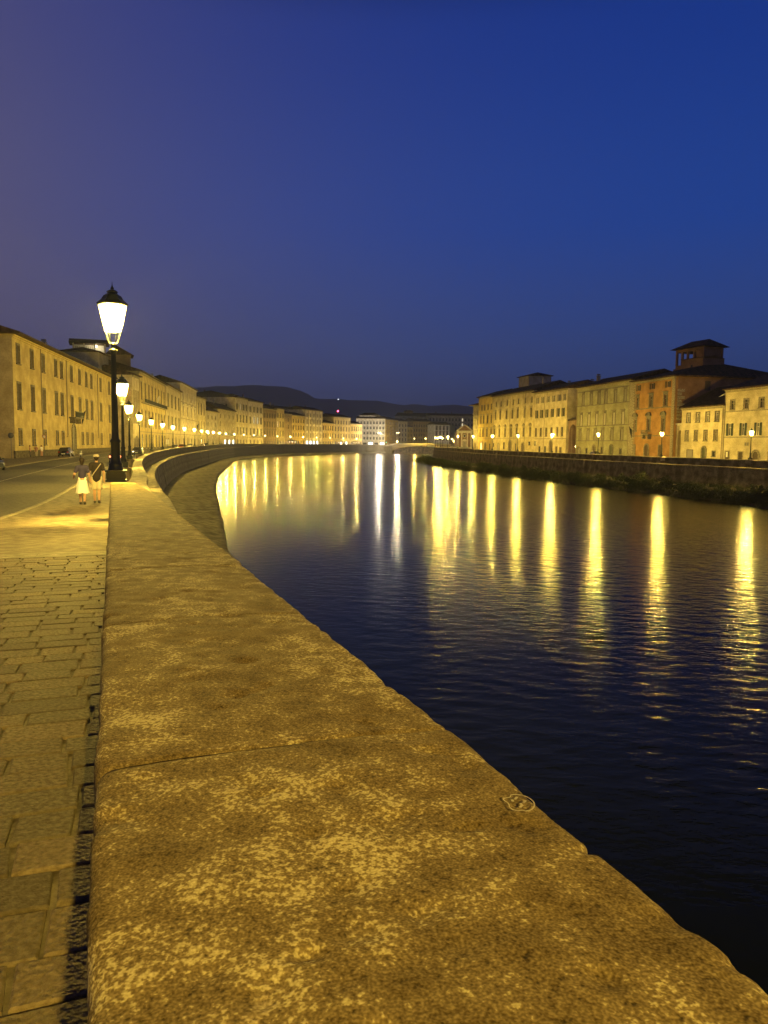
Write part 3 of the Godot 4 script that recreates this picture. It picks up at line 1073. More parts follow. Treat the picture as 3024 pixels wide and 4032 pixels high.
func arch_leaf_mesh(w: float, h: float) -> ArrayMesh:
	var key := "leaf_%s_%s" % [w, h]
	if not cache.has(key):
		var b := Bag.new()
		var r := w / 2
		var s := h - r
		var pts := [Vector2(-r, 0), Vector2(r, 0)]
		for k in 13:
			pts.append(Vector2(cos(PI * k / 12.0) * r, s + sin(PI * k / 12.0) * r))
		b.prism(pts, -0.1, 0.015)
		for x in [-r * 0.5, r * 0.5]:
			for y in [0.08, 0.52]:
				b.box(Vector3(x - r * 0.36, s * y, 0.0), Vector3(x + r * 0.36, s * (y + 0.38), 0.045))
		b.box(Vector3(-r, s - 0.06, 0.0), Vector3(r, s + 0.06, 0.06))
		cache[key] = b.done()
	return cache[key]

func wall_with_holes(L: float, H: float, holes: Array, y0: float) -> Bag:
	# holes: rows of [y, h, [[x, w], ...]]; the face lies at z = 0
	var b := Bag.new()
	holes.sort_custom(func(p, q): return p[0] < q[0])
	var y := y0
	for row in holes:
		var ya: float = row[0]
		var yb: float = ya + row[1]
		if ya > y:
			b.quad(Vector3(0, y, 0), Vector3(L, y, 0), Vector3(L, ya, 0), Vector3(0, ya, 0))
		var xs: Array = row[2]
		xs.sort_custom(func(p, q): return p[0] < q[0])
		var x := 0.0
		for k in xs:
			var xa: float = k[0] - k[1] / 2
			var xb: float = k[0] + k[1] / 2
			b.quad(Vector3(x, ya, 0), Vector3(xa, ya, 0), Vector3(xa, yb, 0), Vector3(x, yb, 0))
			var z := -0.2
			b.quad(Vector3(xa, ya, 0), Vector3(xa, ya, z), Vector3(xa, yb, z), Vector3(xa, yb, 0))
			b.quad(Vector3(xb, ya, z), Vector3(xb, ya, 0), Vector3(xb, yb, 0), Vector3(xb, yb, z))
			b.quad(Vector3(xa, ya, 0), Vector3(xb, ya, 0), Vector3(xb, ya, z), Vector3(xa, ya, z))
			b.quad(Vector3(xa, yb, z), Vector3(xb, yb, z), Vector3(xb, yb, 0), Vector3(xa, yb, 0))
			x = xb
		b.quad(Vector3(x, ya, 0), Vector3(L, ya, 0), Vector3(L, yb, 0), Vector3(x, yb, 0))
		y = yb
	b.quad(Vector3(0, y, 0), Vector3(L, y, 0), Vector3(L, H, 0), Vector3(0, H, 0))
	return b

func add_window(root: Node3D, x: float, r: Dictionary, lit := "") -> void:
	var w: float = r5(r.w)
	var h: float = r5(r.h)
	var at := Vector3(x, r.y, 0)
	var o := part("window", window_frame_mesh(w, h), M[r.get("frame", "frame")], root, at)
	part("pane", pane_mesh(w, h), M[lit] if lit != "" else M.pane, o)
	if r.get("sur", 0) > 0:
		part("surround", surround_mesh(w, h, r.sur, r.get("t", 0.2)), M[r.get("trim", "trim")], o)
	var sh: int = r.get("sh", 0)
	if sh == 2:
		var m := shutter_mesh(r5(w / 2), h)
		part("shutter", m, M[r.get("shut", "shutter_brown")], o, Vector3(-w / 2, 0, -0.11))
		part("shutter", m, M[r.get("shut", "shutter_brown")], o, Vector3(0, 0, -0.11))
	elif sh == 1:
		var m := shutter_mesh(r5(w / 2), h)
		var s: float = r.get("t", 0.2) if r.get("sur", 0) > 0 else 0.0
		part("shutter", m, M[r.get("shut", "shutter_green")], o, Vector3(-w - s, 0, 0.03 if s == 0.0 else 0.09))
		part("shutter", m, M[r.get("shut", "shutter_green")], o, Vector3(w / 2 + s, 0, 0.03 if s == 0.0 else 0.09))

func spread(n: int, margin := 0.5) -> Array:
	var out := []
	for i in n:
		out.append((i + margin) / (n - 1 + 2 * margin))
	return out

func house(called: String, label: String, p0: Vector2, p1: Vector2, drop: float, H: float, depth: float, wall: String, rows: Array, ground := [], o := {}) -> Node3D:
	# p0, p1: the ends of the street front as (x, d), street on the right going from p0 to p1
	var u := (p1 - p0)
	var L := u.length()
	u /= L
	var root := thing(called, label, "building", P(p0.x, p0.y, EYE - drop), atan2(u.y, u.x))
	var wm: Material = M["wall_" + wall]
	var holes := []
	for r in rows:
		var xs := []
		for f in r.xs:
			xs.append([f * L, r5(r.w)])
		holes.append([r.y, r5(r.h), xs])
	var b := wall_with_holes(L, H, holes, -1.5)
	var D := -depth
	var skew: float = o.get("skew", 0.0)
	b.quad(Vector3(L, -1.5, 0), Vector3(L, -1.5, D), Vector3(L, H, D), Vector3(L, H, 0))
	b.quad(Vector3(0, -1.5, D), Vector3(0, -1.5, 0), Vector3(0, H, 0), Vector3(0, H, D))
	b.quad(Vector3(L, -1.5, D), Vector3(0, -1.5, D), Vector3(0, H, D), Vector3(L, H, D))
	b.quad(Vector3(0, H - 0.02, 0), Vector3(L, H - 0.02, 0), Vector3(L, H - 0.02, D), Vector3(0, H - 0.02, D))
	part("wall", b.done(), wm, root)
	for r in rows:
		for i in r.xs.size():
			var lit: String = ""
			if r.has("lit") and r.lit.has(i):
				lit = r.get("lit_as", "warm_window")
			var rr: Dictionary = r
			if r.has("peds"):
				rr = r.duplicate()
				rr.sur = r.peds[i % r.peds.size()]
			add_window(root, r.xs[i] * L, rr, lit)
	# ground floor: [fraction, kind, width, height, (material)]
	for g in ground:
		var x: float = g[0] * L
		var w: float = g[2]
		var h: float = g[3]
		var dm: Material = M[g[4]] if g.size() > 4 else M.door
		var tm: Material = M[o.get("trim", "trim")]
		if g[1] == "arch":
			var a := part("door", arch_leaf_mesh(w, h), dm, root, Vector3(x, 0, 0))
			part("surround", arch_mesh(w, h), tm, a)
		elif g[1] == "door" or g[1] == "shop":
			var q := Bag.new()
			q.box(Vector3(-w / 2, 0, -0.05), Vector3(w / 2, h, 0.02))
			q.box(Vector3(-w / 2 + 0.1, 0.15, 0), Vector3(-0.08, h - 0.15, 0.05))
			q.box(Vector3(0.08, 0.15, 0), Vector3(w / 2 - 0.1, h - 0.15, 0.05))
			var a := part("door" if g[1] == "door" else "shop_window", q.done(), dm, root, Vector3(x, 0, 0))
			part("surround", surround_mesh(w, h, 1), tm, a)
		elif g[1] == "window":
			var q := Bag.new()
			q.box(Vector3(-w / 2, 0, -0.05), Vector3(w / 2, h, 0.015))
			for k in 3:
				q.box(Vector3(-w / 2 + w * (k + 0.5) / 3 - 0.03, 0.0, 0), Vector3(-w / 2 + w * (k + 0.5) / 3 + 0.03, h, 0.05))
			q.box(Vector3(-w / 2, h * 0.5, 0), Vector3(w / 2, h * 0.5 + 0.05, 0.055))
			var a := part("window", q.done(), dm, root, Vector3(x, g[5] if g.size() > 5 else 1.2, 0))
			part("surround", surround_mesh(r5(w), r5(h), 1), tm, a)
	# string courses, plinth, corner strips, pipes
	for y in o.get("courses", []):
		var q := Bag.new()
		q.box(Vector3(-0.02, y, -0.05), Vector3(L + 0.02, y + 0.22, 0.12))
		part("string_course", q.done(), M[o.get("trim", "trim")], root)
	if o.get("plinth", 0.0) > 0.0:
		var q := Bag.new()
		q.box(Vector3(-0.03, -1.5, -0.2), Vector3(L + 0.03, o.plinth, 0.06))
		part("plinth", q.done(), M.plinth, root)
	for f in o.get("quoins", []):
		var q := Bag.new()
		q.box(Vector3(f * L - 0.5, -1, -0.2), Vector3(f * L + 0.5, H, 0.14))
		part("corner_strip", q.done(), M.trim, root)
	for f in o.get("pipes", []):
		var q := Bag.new()
		q.tube(Vector3(f * L, o.get("pipe_low", 0.3), 0.10), Vector3(f * L, H - 0.1, 0.10), 0.075, 0.075, 8)
		q.tube(Vector3(f * L, H - 0.1, 0.10), Vector3(f * L + 0.25, H + 0.05, 0.5), 0.075, 0.075, 8)
		if o.get("pipe_low", 0.3) > 1.0:
			q.tube(Vector3(f * L, o.pipe_low, 0.10), Vector3(f * L - 0.35, o.pipe_low - 0.25, 0.10), 0.075, 0.075, 8)
		part("downpipe", q.done(), M.frame, root)
	# roof
	var ov: float = o.get("over", 0.8)
	var rise: float = o.get("rise", 0.30)
	var z0 := ov
	var z1 := D - ov
	var x0 := -o.get("over_a", 0.12) as float
	var x1 := L + (o.get("over_b", 0.12) as float)
	var zm := (z0 + z1) / 2
	var hr := (z0 - zm) * rise
	var hip: float = o.get("hip", 0.0)
	var rb := Bag.new()
	var t := 0.22
	var A := Vector3(x0, H, z0)
	var Bq := Vector3(x1, H, z0)
	var C := Vector3(x1, H, z1)
	var E := Vector3(x0, H, z1)
	var up := Vector3(0, t, 0)
	var ra := Vector3(x0 + hip, H + t + hr, zm)
	var rc := Vector3(x1 - hip, H + t + hr, zm)
	if o.get("flat", false):
		rb.box(Vector3(x0, H, z1), Vector3(x1, H + 0.5, z0))
	else:
		rb.quad(A + up, Bq + up, rc, ra)
		rb.quad(C + up, E + up, ra, rc)
		rb.tri(Bq + up, C + up, rc)
		rb.tri(E + up, A + up, ra)
		rb.quad(A, Bq, Bq + up, A + up)
		rb.quad(Bq, C, C + up, Bq + up)
		rb.quad(C, E, E + up, C + up)
		rb.quad(E, A, A + up, E + up)
		rb.quad(A, E, C, Bq)
	var roof := part("roof", rb.done(), M[o.get("roof", "roof")], root)
	if o.get("cornice", true):
		var q := Bag.new()
		q.box(Vector3(-0.03, H - 0.45, -0.1), Vector3(L + 0.03, H - 0.22, 0.14))
		q.box(Vector3(-0.05, H - 0.22, -0.1), Vector3(L + 0.05, H - 0.012, 0.34))
		part("cornice", q.done(), M[o.get("cornice_as", "trim")], root)
	for c in o.get("chimneys", []):
		var q := Bag.new()
		var cy: float = H + t + hr * (1.0 - absf(c[1] - 0.5) * 2.0)
		q.box(Vector3(c[0] * L - 0.45, cy - 1.0, -depth * c[1] - 0.35), Vector3(c[0] * L + 0.45, cy + 1.3, -depth * c[1] + 0.35))
		q.box(Vector3(c[0] * L - 0.55, cy + 1.3, -depth * c[1] - 0.45), Vector3(c[0] * L + 0.55, cy + 1.45, -depth * c[1] + 0.45))
		q.prism([Vector2(c[0] * L - 0.5, cy + 1.6), Vector2(c[0] * L + 0.5, cy + 1.6), Vector2(c[0] * L, cy + 1.95)], -depth * c[1] - 0.4, -depth * c[1] + 0.4)
		part("chimney", q.done(), M.wall_grey, roof)
	# a roof room: [centre fraction, depth fraction, width, depth, floor height above eaves, height, wall]
	if o.has("roof_room"):
		var a: Array = o.roof_room
		var q := Bag.new()
		var cx: float = a[0] * L
		var cz: float = -depth * a[1]
		q.box(Vector3(cx - a[2] / 2, H - 0.5, cz - a[3] / 2), Vector3(cx + a[2] / 2, H + a[4] + a[5], cz + a[3] / 2))
		var room := part("roof_room", q.done(), M["wall_" + a[6]], root)
		var k := Bag.new()
		var yy: float = H + a[4] + a[5]
		var hw: float = a[2] / 2 + 0.6
		var hd: float = a[3] / 2 + 0.6
		var p := [Vector3(cx - hw, yy, cz + hd), Vector3(cx + hw, yy, cz + hd), Vector3(cx + hw, yy, cz - hd), Vector3(cx - hw, yy, cz - hd)]
		var rl := Vector3(cx - hw * 0.45, yy + 0.2 + a[2] * 0.13, cz)
		var rr2 := Vector3(cx + hw * 0.45, yy + 0.2 + a[2] * 0.13, cz)
		var upv := Vector3(0, 0.2, 0)
		k.quad(p[0] + upv, p[1] + upv, rr2, rl)
		k.quad(p[2] + upv, p[3] + upv, rl, rr2)
		k.tri(p[1] + upv, p[2] + upv, rr2)
		k.tri(p[3] + upv, p[0] + upv, rl)
		for i in 4:
			k.quad(p[i], p[(i + 1) % 4], p[(i + 1) % 4] + upv, p[i] + upv)
		k.quad(p[0], p[3], p[2], p[1])
		part("roof_room_roof", k.done(), M.roof, room)
	return root

func row(y: float, h: float, w: float, xs: Array, extra := {}) -> Dictionary:
	var r := {"y": y, "h": h, "w": w, "xs": xs}
	r.merge(extra, true)
	return r

func left_front(t: float, off := 0.0) -> Vector2:
	# where the ray at slope t = x / d meets the left house line (offset 11.4 m from the parapet)
	var best := Vector2.ZERO
	for i in range(4, S.size() - 1):
		var a: Vector2 = S[i] - side(S, i) * (11.2 + off)
		var b: Vector2 = S[i + 1] - side(S, i + 1) * (11.2 + off)
		if a.y > 100 and a.x / a.y <= t and b.x / b.y > t:
			var k := (t - a.x / a.y) / (b.x / b.y - a.x / a.y)
			best = a.lerp(b, k)
	return best

func px(x: float) -> float:
	return (x - 1512.0) / 3028.0

func build_left_houses() -> void:
	# the long three-storey palace on the left
	var a0 := Vector2(-50.0, 104.4)
	var a1 := Vector2(-62.4, 177.5)
	var fr := func(d: float) -> float: return (d - 104.4) / (177.5 - 104.4)
	var bays := [106.9, 113.5, 119.5, 127.0, 130.8, 137.9, 144.2, 150.0, 154.7, 163.9, 173.5].map(func(d): return fr.call(d))
	var low := [106.9, 113.5, 119.5, 127.0, 130.8, 145.8, 150.0, 154.7, 163.9, 173.5].map(func(d): return fr.call(d))
	var A := house("palace", "long yellow three-storey palace with grey-framed windows and a balcony over its portal", a0, a1, 2.45, 16.6, 16.0, "ochre", [
		row(12.9, 2.5, 1.3, bays, {"sur": 1, "trim": "grey_trim", "t": 0.25, "sh": 2, "shut": "shutter_brown"}),
		row(6.7, 3.5, 1.4, bays, {"sur": 1, "trim": "grey_trim", "t": 0.28, "sh": 2, "shut": "shutter_brown"}),
		row(1.8, 2.0, 1.1, low, {"sur": 1, "trim": "grey_trim", "t": 0.3})],
		[[fr.call(138.6), "arch", 2.6, 5.2, "door"]],
		{"plinth": 1.0, "pipes": [fr.call(118.0), fr.call(134.0), fr.call(160.5)], "pipe_low": 3.4, "over": 1.3, "rise": 0.30, "trim": "grey_trim", "cornice": true, "cornice_as": "wall_ochre", "chimneys": [[0.12, 0.3], [0.52, 0.35]], "over_a": 1.0})
	# balcony over the portal: slab, brackets, balusters
	var L := (a1 - a0).length()
	var bx: float = fr.call(138.4) * L
	var q := Bag.new()
	q.box(Vector3(bx - 3.0, 6.35, 0), Vector3(bx + 3.0, 6.6, 1.2))
	for s in [-2.2, 2.2]:
		q.box(Vector3(bx + s - 0.2, 5.5, 0), Vector3(bx + s + 0.2, 6.35, 0.9))
	var bal := part("balcony", q.done(), M.grey_trim, A)
	var q2 := Bag.new()
	q2.box(Vector3(bx - 3.0, 7.5, 1.05), Vector3(bx + 3.0, 7.6, 1.2))
	for i in 15:
		q2.tube(Vector3(bx - 2.9 + i * 5.8 / 14, 6.6, 1.12), Vector3(bx - 2.9 + i * 5.8 / 14, 7.5, 1.12), 0.05, 0.05, 6)
	part("railing", q2.done(), M.iron, bal)
	# flag on a slanted staff
	flag("dark flag hanging from a slanted staff beside the palace balcony", A.to_global(Vector3(fr.call(142.5) * L, 6.5, 0)), A.rotation.y, "cloth_dark")
	# the house beyond with a projecting blank side, then a run of fronts
	var hs := [
		["corner_house", "tall cream house projecting past the palace with a blank side wall", 526, 552, 17.6, "cream", 3, 1, "glass"],
		["long_house", "broad yellow house with a wrought balcony line and two tall upper storeys", 552, 655, 19.0, "ochre", 8, 2, "closed"],
		["brown_shuttered_house", "yellow house with dark open shutters next to the white-corniced house", 655, 713, 19.3, "sand", 4, 2, "open"],
		["white_corniced_house", "tall narrow pale house with white window pediments and a white cornice", 713, 776, 22.6, "cream", 4, 3, "ped"],
		["slim_house", "slim sand house squeezed beside the white-corniced house", 776, 811, 20.4, "sand", 3, 2, "closed"],
		["low_house", "low pale house under a dark sloping roof in front of the big block", 811, 858, 15.6, "grey", 3, 3, "glass"],
		["little_balcony_house", "little grey house with a lit balcony in front of the big block", 858, 927, 17.4, "stone_grey", 4, 3, "glass"],
		["big_block", "big hip-roofed block whose long side rises above the low houses", 927, 977, 25.0, "sand", 4, 3, "open"],
		["dark_shuttered_house", "cream house with rows of black open shutters and two lit windows", 977, 1035, 24.6, "cream", 4, 3, "open"],
		["brown_palace", "brown brick palace with arched lower windows and a flat front", 1035, 1087, 21.6, "brown", 5, 3, "arch"],
		["narrow_gold_house", "narrow gold house with three windows a floor beside the brown palace", 1087, 1119, 22.6, "ochre", 3, 3, "glass"],
		["blank_sided_house", "grey-sided house with two big windows under a long roof", 1119, 1148, 20.0, "brown", 1, 3, "glass"],
		["gold_house", "bright gold house of five bays beside the tall gridded one", 1148, 1199, 19.6, "gold", 5, 3, "glass"],
		["gridded_house", "tall pale house whose front is a grid of white strips and windows", 1199, 1267, 24.2, "cream", 5, 4, "grid"],
		["low_gold_house", "low brown-gold house right of the gridded front", 1267, 1312, 16.2, "gold", 5, 2, "glass"],
		["plain_ochre_house", "plain wide ochre house with lit lanterns on its front", 1312, 1378, 21.2, "ochre", 6, 3, "closed"],
		["last_gold_house", "low yellow house at the end of the left bank row", 1378, 1423, 16.8, "gold", 5, 2, "glass"],
	]
	for i in hs.size():
		var h: Array = hs[i]
		var p0 := left_front(px(h[2]))
		var p1 := left_front(px(h[3]))
		if i == 0:
			p0 = Vector2(-58.9, 181.0)
		var drop := lerp_table(ST_DROP, (p0.y + p1.y) / 2)
		var n: int = h[6]
		var fl: int = h[7]
		var H: float = h[4]
		var rows := []
		var xs := spread(n, 0.6)
		var g0 := 4.6
		var fh := (H - g0 - 0.8) / fl
		var wide: float = (p1 - p0).length() / n
		var ww := clampf(wide * 0.42, 0.9, 1.5)
		for f in fl:
			var y := g0 + f * fh + fh * 0.16
			var hh := fh * (0.62 if f < fl - 1 or fl < 3 else 0.5)
			var e := {"sur": 1, "t": 0.16, "trim": "trim"}
			match h[8]:
				"closed": e.merge({"sh": 2, "shut": "shutter_brown"})
				"open": e.merge({"sh": 1, "shut": "shutter_green", "sur": 0}, true)
				"ped": e.merge({"sur": 4 if f == 1 else (2 if f == 0 else 1), "trim": "white_trim", "sh": 2, "shut": "shutter_grey"}, true)
				"grid": e.merge({"sh": 2, "shut": "shutter_grey", "frame": "frame_pale"})
				"arch": e.merge({"sur": 4 if f == 0 else 1, "trim": "grey_trim", "sh": 2}, true)
			if h[0] == "dark_shuttered_house" and f == 1:
				e["lit"] = [1, 2]
				e["lit_as"] = "cool_window"
			if h[0] == "gridded_house":
				e["lit"] = [[2], [], [3], [2]][f]
			if h[0] == "narrow_gold_house" and f == 1:
				e["lit"] = [0]
			if h[0] == "big_block" and f == 2:
				e["lit"] = [1]
			if h[8] == "open":
				ww = clampf(wide * 0.36, 0.8, 1.3)
			rows.append(row(y, hh, ww, xs, e))
		var ground := []
		for k in n:
			var kind: int = (k + i) % 3
			if h[0] in ["gridded_house"] and k < 4:
				ground.append([xs[k], "shop", minf(2.6, wide * 0.7), 3.0, "white_glow"])
			elif h[0] in ["slim_house"] and k == 1 or h[0] == "little_balcony_house" and k in [1, 2, 3] or h[0] == "plain_ochre_house" and k in [2, 4]:
				ground.append([xs[k], "shop", minf(2.2, wide * 0.6), 2.8, "white_glow"])
			elif h[0] == "long_house":
				ground.append([xs[k], "window", minf(1.5, wide * 0.5), 3.4, "pane", 0.4])
			elif kind == 0:
				ground.append([xs[k], "door", minf(1.5, wide * 0.5), 2.9])
			elif kind == 1:
				ground.append([xs[k], "arch", minf(1.7, wide * 0.55), 3.2])
			else:
				ground.append([xs[k], "window", minf(1.2, wide * 0.45), 1.7, "pane"])
		var o := {"over": 0.9, "rise": 0.30, "trim": "trim", "courses": [g0 - 0.25], "pipes": [0.985], "plinth": 0.6, "chimneys": [[0.3, 0.4]] if i % 2 == 0 else [[0.7, 0.65]]}
		if h[8] == "ped":
			o.cornice_as = "white_trim"
			o.courses = [g0 - 0.25, g0 + fh - 0.2, g0 + 2 * fh - 0.1]
		if h[8] == "grid":
			o.quoins = [0.0, 0.2, 0.4, 0.6, 0.8, 1.0]
			o.courses = [g0 - 0.25, g0 + fh - 0.3, g0 + 2 * fh - 0.3, g0 + 3 * fh - 0.3]
			o.trim = "white_trim"
		var depth := 14.0
		if h[0] == "big_block":
			depth = 34.0
			o.hip = 12.0
			o.rise = 0.22
		if h[0] == "corner_house":
			depth = 12.0
			o.roof_room = [0.2, 0.9, 9.0, 8.0, 1.5, 3.2, "grey"]
			o.courses = []
		if h[0] in ["low_house", "little_balcony_house"]:
			depth = 12.0
			o.rise = 0.5
		var hn := house(h[0], h[1], p0, p1, drop, H, depth, h[5], rows, ground, o)
		var len := (p1 - p0).length()
		if h[0] == "big_block":
			# windows on the side that rises above the low houses, lit by the street
			for r in [[19.5, [6.0, 12.5, 19.5, 27.0]], [13.0, [5.0, 12.0]]]:
				for z in r[1]:
					var w := part("window", window_frame_mesh(1.4, 2.0), M.frame, hn, Vector3(0, r[0], -z), -PI / 2)
					w.position.x = -0.15
					part("pane", pane_mesh(1.4, 2.0), M.pane, w)
					part("surround", surround_mesh(1.4, 2.0, 1), M.trim, w, Vector3(0, 0, -0.14))
					part("shutter", shutter_mesh(0.7, 2.0), M.shutter_brown, w, Vector3(0.9, 0, -0.02))
		if h[0] in ["long_house", "little_balcony_house", "dark_shuttered_house"]:
			var bl := Bag.new()
			var by := g0 + (fh if h[0] == "long_house" else 0.0) + 0.1
			bl.box(Vector3(len * 0.06, by, 0), Vector3(len * 0.94, by + 0.16, 0.95))
			var bo := part("balcony", bl.done(), M.trim, hn)
			var rl := Bag.new()
			rl.box(Vector3(len * 0.06, by + 1.05, 0.85), Vector3(len * 0.94, by + 1.12, 0.93))
			var nb := int(len * 0.88 / 0.35)
			for k in nb:
				rl.box(Vector3(len * 0.06 + k * 0.35, by + 0.16, 0.87), Vector3(len * 0.06 + k * 0.35 + 0.05, by + 1.05, 0.91))
			part("railing", rl.done(), M.iron, bo)
		if h[0] in ["white_corniced_house", "long_house"]:
			flag("%s flag hanging from the front of the %s" % [["dark", "pale"][0 if h[0] == "white_corniced_house" else 1], ["tall white-corniced house", "broad yellow house with the balcony line"][0 if h[0] == "white_corniced_house" else 1]], hn.to_global(Vector3(len * (0.9 if h[0] == "white_corniced_house" else 0.55), g0 + 3.2 if h[0] == "white_corniced_house" else g0 + fh + 2.0, 0)), hn.rotation.y, "cloth_dark" if h[0] == "white_corniced_house" else "cloth_white")
	# lit loggia on the roof behind the palace
	roof_loggia()

func flag(label: String, at: Vector3, turn: float, cloth: String) -> void:
	var f := thing("flag", label, "flag", at, turn)
	var b := Bag.new()
	b.tube(Vector3(0, 0, 0), Vector3(0, 1.6, 1.4), 0.035, 0.025, 6)
	part("staff", b.done(), M.pole, f)
	var c := Bag.new()
	c.st.set_smooth_group(0)
	for i in 6:
		for j in 4:
			var pt := func(a: int, e: int) -> Vector3:
				var s := a / 6.0
				var down := e / 4.0
				return Vector3(0.10 * sin(s * 9.0 + down * 3.0) + 0.12 * s * down, 0.7 + 0.85 * s - down * (1.9 - 0.2 * s), 0.62 + (0.72 - 0.35 * down) * s)
			c.quad(pt.call(i, j + 1), pt.call(i + 1, j + 1), pt.call(i + 1, j), pt.call(i, j))
			c.quad(pt.call(i, j) + Vector3(-0.012, 0, 0), pt.call(i + 1, j) + Vector3(-0.012, 0, 0), pt.call(i + 1, j + 1) + Vector3(-0.012, 0, 0), pt.call(i, j + 1) + Vector3(-0.012, 0, 0))
	part("cloth", c.done(), M[cloth], f)

func roof_loggia() -> void:
	# a lit rooftop room with an open front, standing on the block behind the palace
	var o := thing("rooftop_loggia", "lit rooftop loggia with a striped wall and a bright lamp above the palace roof", "building", P(px(362) * 190, 190, 28.0), deg_to_rad(20))
	var b := Bag.new()
	b.box(Vector3(-4.2, -9, -6), Vector3(9.5, -1.0, 0.6))
	b.box(Vector3(3.8, -1.0, -6), Vector3(9.5, 0.6, 0.6))
	part("upper_block", b.done(), M.wall_brown, o)
	var ub := Bag.new()
	ub.prism([Vector2(3.5, 0.6), Vector2(10.3, 0.6), Vector2(6.0, 3.0)], -6.6, 1.2)
	part("side_roof", ub.done(), M.roof, o)
	var f := Bag.new()
	f.box(Vector3(-3.8, -1.0, -4), Vector3(3.8, 0.2, 1.2))
	f.box(Vector3(-3.8, 0.2, -4), Vector3(3.8, 3.0, -2.4))
	part("back_wall", f.done(), M.wall_white, o)
	for x in [-3.6, -1.2, 1.2, 3.6]:
		var p := Bag.new()
		p.box(Vector3(x - 0.18, 0.2, 0.7), Vector3(x + 0.18, 3.0, 1.06))
		part("pier", p.done(), M.wall_cream, o)
	for i in 9:
		var s := Bag.new()
		s.box(Vector3(-3.3 + i * 0.5, 0.4, -2.4), Vector3(-3.15 + i * 0.5, 2.6, -2.33))
		part("slat", s.done(), M.frame, o)
	var r := Bag.new()
	r.quad(Vector3(-4.6, 3.0, 2.0), Vector3(4.6, 3.0, 2.0), Vector3(4.6, 4.3, -1.6), Vector3(-4.6, 4.3, -1.6))
	r.quad(Vector3(4.6, 3.0, -5.0), Vector3(-4.6, 3.0, -5.0), Vector3(-4.6, 4.3, -1.6), Vector3(4.6, 4.3, -1.6))
	r.quad(Vector3(-4.6, 2.98, -5.0), Vector3(4.6, 2.98, -5.0), Vector3(4.6, 2.98, 2.0), Vector3(-4.6, 2.98, 2.0))
	r.tri(Vector3(4.6, 3.0, 2.0), Vector3(4.6, 3.0, -5.0), Vector3(4.6, 4.3, -1.6))
	r.tri(Vector3(-4.6, 3.0, -5.0), Vector3(-4.6, 3.0, 2.0), Vector3(-4.6, 4.3, -1.6))
	part("roof", r.done(), M.roof, o)
	var l := Bag.new()
	l.lathe([Vector2(0.02, -0.18), Vector2(0.16, -0.10), Vector2(0.18, 0.04), Vector2(0.08, 0.16), Vector2(0.02, 0.18)], 10)
	var g := part("ceiling_lamp", l.done(), M.lamp_glow, o, Vector3(1.6, 2.55, -0.6))
	lamp_light(g, Vector3.ZERO, 5.0, Color(1.0, 0.85, 0.55), 0.12)

func lamp_light(parent: Node3D, at: Vector3, energy: float, col: Color, size: float) -> void:
	var l := OmniLight3D.new()
	l.name = "light"
	l.position = at
	l.light_energy = energy
	l.light_color = col.linear_to_srgb()
	l.light_size = size
	l.omni_range = 90.0
	l.omni_attenuation = 2.0
	l.shadow_enabled = true
	parent.add_child(l, true)

